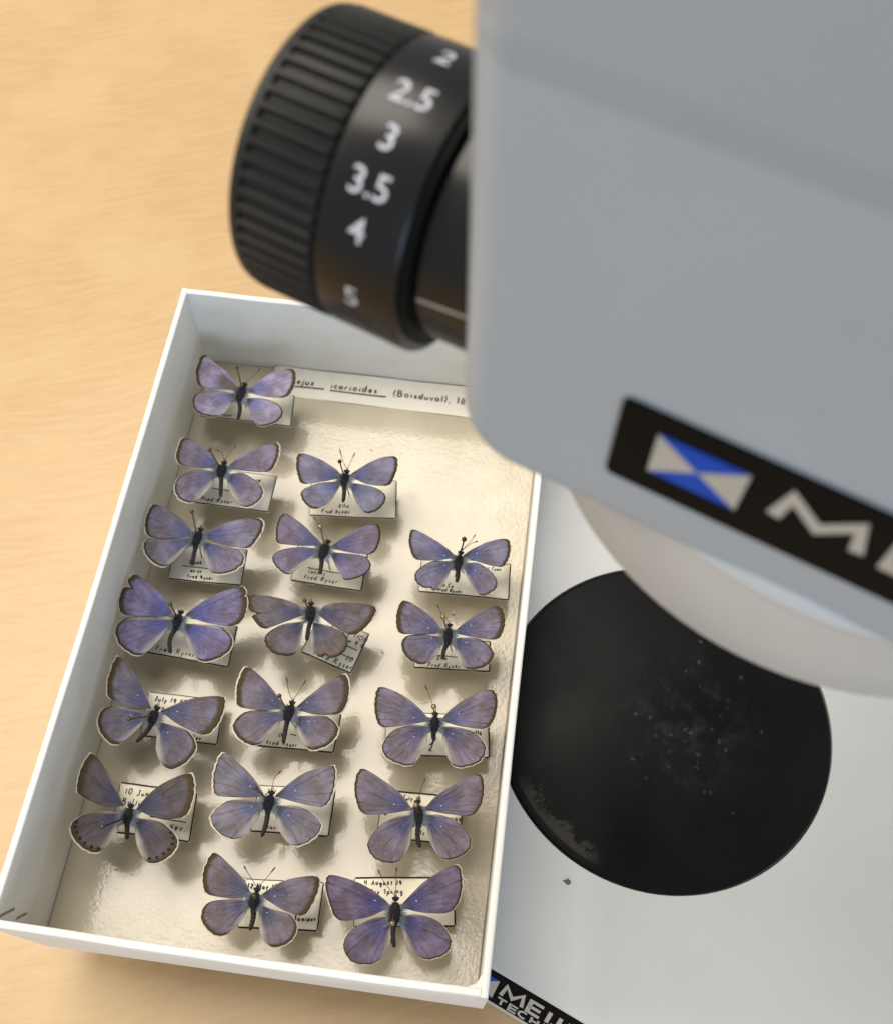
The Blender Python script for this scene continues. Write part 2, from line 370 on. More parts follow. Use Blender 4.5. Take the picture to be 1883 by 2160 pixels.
M_PINB = simple('pin_black', (.010, .009, .008), .35, .5, metal=.2)
M_PINH = simple('pin_head_brass', (.34, .26, .13), .25, .5, metal=.85)

# ------------------------------------------------------------------ table
def structure(o): o['kind'] = 'structure'; return o
g = G(); g.hexa([(-900, -700, -HB-25), (900, -700, -HB-25), (900, 900, -HB-25), (-900, 900, -HB-25), (-900, -700, -HB), (900, -700, -HB), (900, 900, -HB), (-900, 900, -HB)])
structure(g.obj('tabletop', M_WOOD, smooth=False, at=(0, 0, -HB)))

# ------------------------------------------------------------------ microscope (frame: u along its front, n into the depth, z up)
UX, UY = .93, -.36755; _l = math.hypot(UX, UY); UX /= _l; UY /= _l
def S(u, n, z): return (u*UX-n*UY, u*UY+n*UX, z)
AXU, AXN = 111.476, 128.2                   # optical axis above the stage plate
SR = S(AXU, AXN, 0)
scope = root('stereo_microscope', SR, 'pale grey stereo microscope with black zoom knob, standing over the tray', 'microscope')

def rrect(u0, u1, n0, n1, r, seg=8):
    pts = []
    for cu, cn, a in ((u1-r, n0+r, -90), (u1-r, n1-r, 0), (u0+r, n1-r, 90), (u0+r, n0+r, 180)):
        for i in range(seg+1):
            t = math.radians(a+90*i/seg); pts.append((cu, cn, math.cos(t), math.sin(t), r))
    return pts
def loop(pts, out, z): return [S(cu+c*max(.05, r+out), cn+s*max(.05, r+out), z) for cu, cn, c, s, r in pts]
def prism(name, pts, profile, mat, parent, at, caps=(True, True), ang=30):
    n = len(pts); g = G(); vs = []; fs = []
    for out, z in profile: vs += loop(pts, out, z)
    for i in range(len(profile)-1):
        for j in range(n): fs.append((i*n+j, i*n+(j+1) % n, (i+1)*n+(j+1) % n, (i+1)*n+j))
    if caps[0]: fs.append(tuple(range(n-1, -1, -1)))
    if caps[1]: fs.append(tuple((len(profile)-1)*n+j for j in range(n)))
    g.add(vs, fs); o = g.obj(name, mat, parent, at); sharp(o, ang); return o
def arc(r, z0, down, n=6):                  # quarter-round edge: list of (outset, z)
    L = []
    for i in range(n+1):
        t = math.pi/2*i/n
        L.append((-r+r*math.sin(t), z0+r*(1-math.cos(t))) if down else (-r+r*math.cos(t), z0-r+r*math.sin(t)))
    return L

# base with a round recess for the stage plate
def make_base():
    pts = rrect(2, 221, 49.8, 262, 14, 10); n = len(pts)
    prof = [(6.5, -HB), (6.5, -12.2), (6.1, -11.0), (0.2, -.55), (-.3, -.16), (-1.1, 0)]
    bm = bmesh.new()
    rings = [[bm.verts.new(v) for v in loop(pts, o, z)] for o, z in prof]
    for a, b in zip(rings, rings[1:]):
        for j in range(n): bm.faces.new((a[j], a[(j+1) % n], b[(j+1) % n], b[j]))
    bm.faces.new(rings[0][::-1])
    N = 96; RH = 46.1
    top = [bm.verts.new(S(AXU+RH*math.cos(2*math.pi*i/N), AXN+RH*math.sin(2*math.pi*i/N), 0)) for i in range(N)]
    low = [bm.verts.new(S(AXU+RH*math.cos(2*math.pi*i/N), AXN+RH*math.sin(2*math.pi*i/N), -3)) for i in range(N)]
    edges = [bm.edges.get((rings[-1][j], rings[-1][(j+1) % n])) for j in range(n)]
    edges += [bm.edges.new((top[i], top[(i+1) % N])) for i in range(N)]
    bmesh.ops.triangle_fill(bm, use_beauty=True, use_dissolve=False, edges=edges)
    for i in range(N): bm.faces.new((top[i], top[(i+1) % N], low[(i+1) % N], low[i]))
    bm.faces.new(low)
    bmesh.ops.recalc_face_normals(bm, faces=bm.faces)
    bm.verts.index_update()
    v = [tuple(x.co) for x in bm.verts]; f = [tuple(q.index for q in fc.verts) for fc in bm.faces]; bm.free()
    o = mesh('base', v, f, M_BASEP, scope, SR); sharp(o, 28); return o
base = make_base()

def lathe(name, prof, mat, parent, at, c=(AXU, AXN), seg=96, ang=30, frame=None):
    g = G(); vs = []; fs = []
    for r, z in prof:
        for i in range(seg):
            t = 2*math.pi*i/seg
            vs.append(frame(r, t, z) if frame else S(c[0]+r*math.cos(t), c[1]+r*math.sin(t), z))
    m_ = len(prof)
    for i in range(m_-1):
        for j in range(seg): fs.append((i*seg+j, i*seg+(j+1) % seg, (i+1)*seg+(j+1) % seg, (i+1)*seg+j))
    fs.append(tuple(range(seg-1, -1, -1))); fs.append(tuple((m_-1)*seg+j for j in range(seg)))
    g.add(vs, fs); o = g.obj(name, mat, parent, at); sharp(o, ang); return o

# stage plate lies loose in the recess
PR = S(AXU, AXN, 0)
o = lathe('stage_plate', [(45.0, -2.9), (45.5, -2.5), (45.5, -.35), (45.2, .02), (44.7, .14)], plate_black(0, 0), None, PR)
o['label'] = 'round black stage plate with dust specks, set in the microscope base'; o['category'] = 'plate'

# column and arm behind the head
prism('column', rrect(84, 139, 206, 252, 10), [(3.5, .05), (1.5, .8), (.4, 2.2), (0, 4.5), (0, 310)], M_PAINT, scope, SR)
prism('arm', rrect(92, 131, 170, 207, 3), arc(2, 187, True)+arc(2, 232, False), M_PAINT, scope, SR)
# head: lower body, seam, upper body
HU0, HU1, HN0, HN1 = 69.3, 153.7, 83.0, 173.0
def head_shell():
    zb, zt = 179.2, 234.4; RU, RN = 6.0, 1.3; g = G(); vs = []; lv = []
    for i in range(13):
        t = math.pi/2*i/12; lv.append((RU*(1-math.sin(t)), zb+RU*(1-math.cos(t))))
    lv += [(0.0, zb+RU+8), (0.0, zt-.25), (.18, zt-.06), (.25, zt)]
    for iu, z in lv:
        d = max(0, RN-(z-zb)); i_n = RN-math.sqrt(max(0, RN*RN-d*d)) if z < zt-1 else iu
        vs += loop(rrect(HU0+iu, HU1-iu, HN0+i_n, HN1-i_n, 4.8), 0, z)
    n = len(vs)//len(lv); fs = []
    for i in range(len(lv)-1):
        for j in range(n): fs.append((i*n+j, i*n+(j+1) % n, (i+1)*n+(j+1) % n, (i+1)*n+j))
    fs += [tuple(range(n-1, -1, -1)), tuple((len(lv)-1)*n+j for j in range(n))]
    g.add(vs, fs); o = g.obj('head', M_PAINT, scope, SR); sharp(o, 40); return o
head = head_shell()
prism('seam', rrect(HU0, HU1, HN0, HN1, 4.8), [(-.3, 234.0), (.03, 234.3), (.03, 236.9), (-.3, 237.2)], M_SEAM, head, SR)
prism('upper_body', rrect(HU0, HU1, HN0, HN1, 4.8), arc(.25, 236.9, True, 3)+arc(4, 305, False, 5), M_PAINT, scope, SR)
# round lens housing under the head
hous = lathe('lens_housing', [(38, 158.6), (43.8, 158.3), (44.7, 158.6), (45.1, 159.3), (46.0, 179.2), (45.8, 180.2), (45.0, 180.9), (42, 181.0)], M_HOUS, scope, SR, ang=40)
lathe('rim_ring', [(45.6, 178.6), (46.3, 178.8), (46.5, 179.4), (46.3, 180.0), (45.6, 180.2)], M_HOUS, hous, SR, ang=60)
lathe('lens', [(36, 158.9), (37.6, 158.5), (37.8, 160.5)], M_EYE, hous, SR)

# badges --------------------------------------------------------
def front(u, z, d=.25): return S(u, HN0-d, z)
def plate(name, poly, thick, place, mat, parent):       # extruded 2-D outline; place(x, y, depth)
    n = len(poly); g = G()
    g.add([place(x, y, thick) for x, y in poly]+[place(x, y, 0) for x, y in poly],
          [tuple(range(n))]+[(i, n+i, n+(i+1) % n, (i+1) % n) for i in range(n)])
    return g.obj(name, mat, parent, SR, smooth=False)
def rpoly(x0, x1, y0, y1, r, seg=5):
    P = []
    for cx, cy, a in ((x1-r, y0+r, -90), (x1-r, y1-r, 0), (x0+r, y1-r, 90), (x0+r, y0+r, 180)):
        for i in range(seg+1):
            t = math.radians(a+90*i/seg); P.append((cx+r*math.cos(t), cy+r*math.sin(t)))
    return P
def badge(name, place, x0, x1, y0, y1, lg, mtext, parent, h2=None):
    b = plate(name, rpoly(x0, x1, y0, y1, .9), .35, place, M_BADGE, parent)
    lx0, lx1, ly0, ly1 = lg; c = ((lx0+lx1)/2, (ly0+ly1)/2); k = .5
    for nm, tri, mt in (('logo_triangle', [(lx0, ly0), c, (lx0, ly1)], M_SILVER), ('logo_triangle', [(lx1, ly0), (lx1, ly1), c], M_SILVER),
                        ('logo_triangle', [(lx0+k*.4, ly1), c, (lx1-k*.4, ly1)], M_BLUE), ('logo_triangle', [(lx0+k*.4, ly0), (lx1-k*.4, ly0), c], M_BLUE)):
        t3 = plate(nm, tri, .12, lambda x, y, d: place(x, y, d+.355), mt, b)
    for strokes, w in mtext:
        g = G()
        for s in strokes: ribbon(s, w, lambda x, y: place(x, y, .46), g)
        g.obj('lettering', M_SILVER, b, SR, smooth=False)
    return b
def letters(text, cells, y0, y1):
    out = []
    for ch, (a, b) in zip(text, cells):
        w, st = GL[ch]
        if ch == 'M': st = [[(.0, 0), (.09, 1), (.42, .22), (.75, 1), (.84, 0)]]; w = .84
        if ch == 'I': st = [[(.1, 1), (.1, 0)]]; w = .2
        if ch == 'J': st = [[(.42, 1), (.42, .18), (.3, .02), (.05, .02)]]; w = .5
        if ch == 'E': st = [[(.52, 1), (.04, 1), (.04, 0), (.52, 0)], [(.04, .5), (.48, .5)]]; w = .52
        if ch == 'N': st = [[(.04, 0), (.04, 1), (.52, 0), (.52, 1)]]; w = .56
        if ch == 'T': st = [[(.0, 1), (.56, 1)], [(.28, 1), (.28, 0)]]; w = .56
        for s in st: out.append([(a+(b-a)*px/w, y0+(y1-y0)*py) for px, py in s])
    return out
badge('badge', lambda x, y, d: S(x, HN0-.02-d, y), 88.5, 134.5, 188.1, 202.3, (92.8, 102.5, 192.0, 199.0),
      [(letters('MEIJI', [(106.0, 114.6), (117.3, 122.3), (123.6, 124.6), (125.6, 129.6), (131.0, 132.0)], 194.2, 198.6), 1.5)], scope)
def slope(x, y, d):                          # badge on the bevelled front of the base; y 0..1 down the bevel
    n0, z0, n1, z1 = 49.57, -.62, 43.75, -10.9
    ln = math.hypot(n1-n0, z1-z0); fn, fz = -(z0-z1)/ln, (n0-n1)/ln
    return S(x, n0+(n1-n0)*y+fn*(d+.02), z0+(z1-z0)*y+fz*(d+.02))
def slope_up(x, y, d): return slope(x, 1-y/10.0, d)
badge('badge', slope_up, 91.5, 131.5, .15, 9.9, (94.6, 103.1, 1.5, 8.2),
      [(letters('MEIJI', [(104.7, 110.5), (111.8, 115.4), (116.9, 117.9), (118.2, 120.6), (122.3, 123.3)], 4.1, 8.0), 1.05),
       (letters('TECHNO', [(104.4, 106.9), (107.7, 110.0), (110.4, 112.8), (113.7, 116.1), (117.0, 119.4), (120.1, 123.0)], 1.0, 3.1), .62)], base)

# zoom knob ------------------------------------------------------
KN, KZ, KR = 104.113, 191.99, 17.5
def K(r, t, u): return S(u, KN-r*math.cos(t), KZ+r*math.sin(t))      # t = 0 faces the viewer, 90 deg is up
def knurl():
    nr = 56; prof = []
    for i in range(nr):
        for a, r in ((0, 17.58), (.30, 17.58), (.42, 17.05), (.54, 16.85), (.80, 16.85), (.90, 17.2)):
            prof.append((2*math.pi*(i+a)/nr, r))
    n = len(prof); g = G(); vs = []; fs = []
    stations = [(37.6, -1.7, 1), (37.75, -.8, 1), (38.2, -.25, 1), (38.7, -.12, 1), (39.3, -.12, 1), (39.45, 0, 0), (48.4, 0, 0), (48.9, -.25, 0), (49.15, -.9, 0)]
    for u, d, sm in stations: vs += [K((17.55 if sm else r)+d, t, u) for t, r in prof]
    for i in range(len(stations)-1):
        for j in range(n): fs.append((i*n+j, (i+1)*n+j, (i+1)*n+(j+1) % n, i*n+(j+1) % n))
    fs.append(tuple(range(n))); fs.append(tuple((len(stations)-1)*n+j for j in range(n-1, -1, -1)))
    g.add(vs, fs); o = g.obj('zoom_knob', M_GRIP, scope, SR); sharp(o, 30); return o
knob = knurl()
def barrel(name, prof, mat, par):
    return lathe(name, prof, mat, par, SR, frame=K, seg=72, ang=35)
barrel('inner_hub', [(16.2, 48.6), (16.2, 60.6)], M_GAP, knob)
barrel('number_ring', [(16.4, 49.35), (17.25, 49.45), (17.5, 49.75), (17.5, 59.6), (17.25, 60.0), (16.4, 60.1)], M_BLACKP, knob)
barrel('fixed_collar', [(13.6, 60.9), (14.4, 61.0), (14.7, 61.3), (14.7, 72.5)], M_BLACKP, scope)
def font_shape(text, thick):
    cu = bpy.data.curves.new('numeral', 'FONT'); cu.body = text; cu.offset = thick; cu.resolution_u = 4
    ob = bpy.data.objects.new('numeral', cu); COL.objects.link(ob)
    bpy.context.view_layer.update()
    me = bpy.data.meshes.new_from_object(ob.evaluated_get(bpy.context.evaluated_depsgraph_get()))
    v = [(q.co.x, q.co.y) for q in me.vertices]; f = [tuple(p.vertices) for p in me.polygons]
    bpy.data.objects.remove(ob); bpy.data.curves.remove(cu); bpy.data.meshes.remove(me)
    return v, f
for text, deg in (('2', 105.4), ('2.5', 82), ('3', 64.5), ('3.5', 47.6), ('4', 31.2), ('5', 2.4)):
    v, f = font_shape(text, .005)
    xs = [a for a, b in v]; ys = [b for a, b in v]; k = 2.9/(max(ys)-min(ys)); cx = (max(xs)+min(xs))/2; cy = (max(ys)+min(ys))/2
    mesh('numeral', [K(17.56, math.radians(deg)+(y-cy)*k/17.5, 54.5+(x-cx)*k*1.02) for x, y in v], [q[::-1] for q in f], M_NUM, knob, SR, smooth=False)
g = G(); ribbon([(61.4+i*.63, 0) for i in range(11)], .42, lambda x, y: K(14.76, math.radians(5.0+(x-61)*.35)+y/14.7, x), g)
g.obj('index_line', M_LINE, scope, SR, smooth=False)
g = G(); ax3 = (Vector(S(1, 0, 0)), (Vector(K(1, math.radians(-8), 0))-Vector(K(0, 0, 0))), Vector((0, 0, 0)))
a = math.radians(-10); cc = K(17.45, a, 58.2)
tu = Vector(S(1, 0, 0)); tn = Vector(K(1, a, 0))-Vector(K(0, a, 0)); tt = tu.cross(tn)
for rr0, rr1, dd, mt, nm in ((.55, 1.05, .06, M_STEEL, 'set_screw'), (0.0, .56, .02, M_GAP, 'screw_socket')):
    g = G(); seg = 18; vs = []
    for r in (rr0, rr1): vs += [Vector(cc)+tn*dd+(tu*math.cos(2*math.pi*i/seg)+tt*math.sin(2*math.pi*i/seg))*max(r, .01) for i in range(seg)]
    g.add(vs, [(i, (i+1) % seg, seg+(i+1) % seg, seg+i) for i in range(seg)]); g.obj(nm, mt, knob, SR)

# flake on the base
rnd = random.Random(3)
g = G(); P = [(128.2+1.1*math.cos(t)*(.5+rnd.random()*.7), 32.4+.75*math.sin(t)*(.5+rnd.random()*.8)) for t in [i*.57 for i in range(11)]]
n_ = len(P); g.add([(x, y, .02) for x, y in P]+[(128.2+(x-128.2)*.7, 32.4+(y-32.4)*.7, .22+rnd.random()*.12) for x, y in P], [(i, (i+1) % n_, n_+(i+1) % n_, n_+i) for i in range(n_)]+[tuple(n_+i for i in range(n_))])
o = g.obj('paint_flake', M_CHIP, None, (128.2, 32.4, 0), smooth=False); o['label'] = 'tiny grey flake lying on the microscope base below the black plate'; o['category'] = 'flake'

# ------------------------------------------------------------------ specimen tray
TW, TL, TH, TT, ZF = 110.0, 176.7, 41.0, 1.7, 7.73
Z0 = .22
tray = root('specimen_tray', (TW/2, TL/2, Z0), 'white open cardboard tray of pinned butterflies, overhanging the microscope base', 'tray')
TA = (TW/2, TL/2, Z0)
def wall(name, a, b, inward, bow, seed, mat=None, mi=None):
    """card wall lofted from a to b, outer face on the line a-b, thickness towards 'inward'"""
    N = 28; a = Vector((a[0], a[1])); b = Vector((b[0], b[1])); iv = Vector(inward); r = .42
    prof = [(0, Z0), (0, TH*.5), (0, TH-r), (r*.3, TH-r*.3), (r, TH), (TT-r, TH), (TT-r*.3, TH-r*.3), (TT, TH-r), (TT, TH*.5), (TT, Z0)]
    g = G(); vs = []; fs = []; n = len(prof)
    for i in range(N+1):
        s = i/N; p = a.lerp(b, s); e = math.sin(math.pi*s)
        for d, z in prof:
            k = (z-Z0)/(TH-Z0)
            off = bow*e*k*k+mnoise.noise(Vector((s*5, seed, k*.4)))*.16*k
            q = p+iv*(d+off); vs.append((q.x, q.y, z+(mnoise.noise(Vector((s*7, seed+9, 0)))*.10 if z > TH-1 else 0)))
    for i in range(N):
        for j in range(n-1): fs.append((i*n+j, (i+1)*n+j, (i+1)*n+j+1, i*n+j+1))
    fs.append(tuple(range(n))); fs.append(tuple(N*n+j for j in range(n-1, -1, -1)))
    flip = (b-a).x*iv.y-(b-a).y*iv.x < 0
    if flip: fs = [f[::-1] for f in fs]
    g.add(vs, fs); o = g.obj(name, mat or M_CARD, tray, TA); sharp(o, 50)
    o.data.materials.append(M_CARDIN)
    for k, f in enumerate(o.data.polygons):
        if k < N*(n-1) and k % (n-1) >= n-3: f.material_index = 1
    return o
wall('wall', (0, 0), (0, TL), (1, 0), .55, 1.0)
wall('wall', (TW, 0), (TW, TL), (-1, 0), .2, 2.0)
wall('wall', (TT+.02, 0), (TW-TT-.02, 0), (0, 1), -.45, 3.0)
wall('wall', (TT+.02, TL), (TW-TT-.02, TL), (0, -1), .1, 4.0)
def box(name, x0, x1, y0, y1, z0, z1, mat, parent, at, bev=0, smooth=False):
    g = G(); g.hexa([(x0, y0, z0), (x1, y0, z0), (x1, y1, z0), (x0, y1, z0), (x0, y0, z1), (x1, y0, z1), (x1, y1, z1), (x0, y1, z1)])
    o = g.obj(name, mat, parent, at, smooth); 
    if bev: bevel(o, bev)
    return o
box('bottom', TT+.03, TW-TT-.03, TT+.03, TL-TT-.03, Z0, 2.0, M_CARD, tray, TA)
box('lining', TT+.08, TW-TT-.08, TT+.08, TL-TT-.08, 2.02, ZF, M_FOAM, tray, TA, bev=.35)
# loose paper flap in the near right corner, scuffs on the left wall
g = G(); g.add([(105.2, 1.76, 39.6), (108.25, 1.76, 40.2), (108.25, 4.6, 39.4), (107.6, 3.2, 35.6), (106.6, 2.2, 35.2), (107.2, 2.6, 39.3)], [(0, 1, 5), (1, 2, 5), (2, 3, 5), (3, 4, 5), (4, 0, 5)])
o = g.obj('paper_flap', M_CARD, tray, TA, smooth=False); o.modifiers.new('s', 'SOLIDIFY').thickness = .00018
for pth in ([(2.2, 39.2), (3.2, 36.5), (4.4, 33.2), (5.0, 31.3)], [(3.2, 28.6), (4.1, 26.2), (5.0, 23.4)]):
    g = G(); ribbon(pth, .7, lambda y, z: (TT+.75*math.sin(math.pi*y/TL)*(z/TH)**2*.75+.12, y, z), g); g.obj('scuff', M_SCUFF, tray, TA)

# handwritten name strip at the far end
SA = (65, 170, ZF)
g = G(); NS = 20; vs = []
def strip_pt(x, y): return (x, y, ZF+.12+max(0, (y-170.0)/5.0)**2*1.3+.25*math.sin(x*.11+y*.3)**2)
rows = [164.4+.35*i for i in range(31)]
for y in rows: vs += [strip_pt(23.5+(84.2)*i/NS, y+ (i/NS-.5)*-.9 if y < 174.6 else y-.3) for i in range(NS+1)]
g.add(vs, [(r*(NS+1)+i, r*(NS+1)+i+1, (r+1)*(NS+1)+i+1, (r+1)*(NS+1)+i) for r in range(len(rows)-1) for i in range(NS)])
strip = g.obj('name_strip', M_STRIP, None, SA); strip.modifiers.new('s', 'SOLIDIFY').thickness = .0002
strip['label'] = 'long white paper strip with a handwritten underlined name at the far tray wall'; strip['category'] = 'label'
g = G(); rn = random.Random(5)
def on_strip(x, y): q = strip_pt(x, y); return (q[0], q[1], q[2]+.16)
xe = write('Plebejus', 25.2, 169.6, 2.0, on_strip, g, .38, rn, .06, .26, 1.2); xe2 = write('icarioides', 42.2, 169.3, 2.0, on_strip, g, .38, rn, .06, .34, 1.15)
write('(Boisduval), 18', 62.0, 168.9, 2.1, on_strip, g, .38, rn, .06, .30, 1.15)
for a, b in ((25.5, 40.3), (42.2, 60.0)): ribbon([(a+(b-a)*i/12, 168.55-(a-25)*.012) for i in range(13)], .5, on_strip, g)
g.obj('handwriting', M_PENCIL, strip, SA, smooth=False)

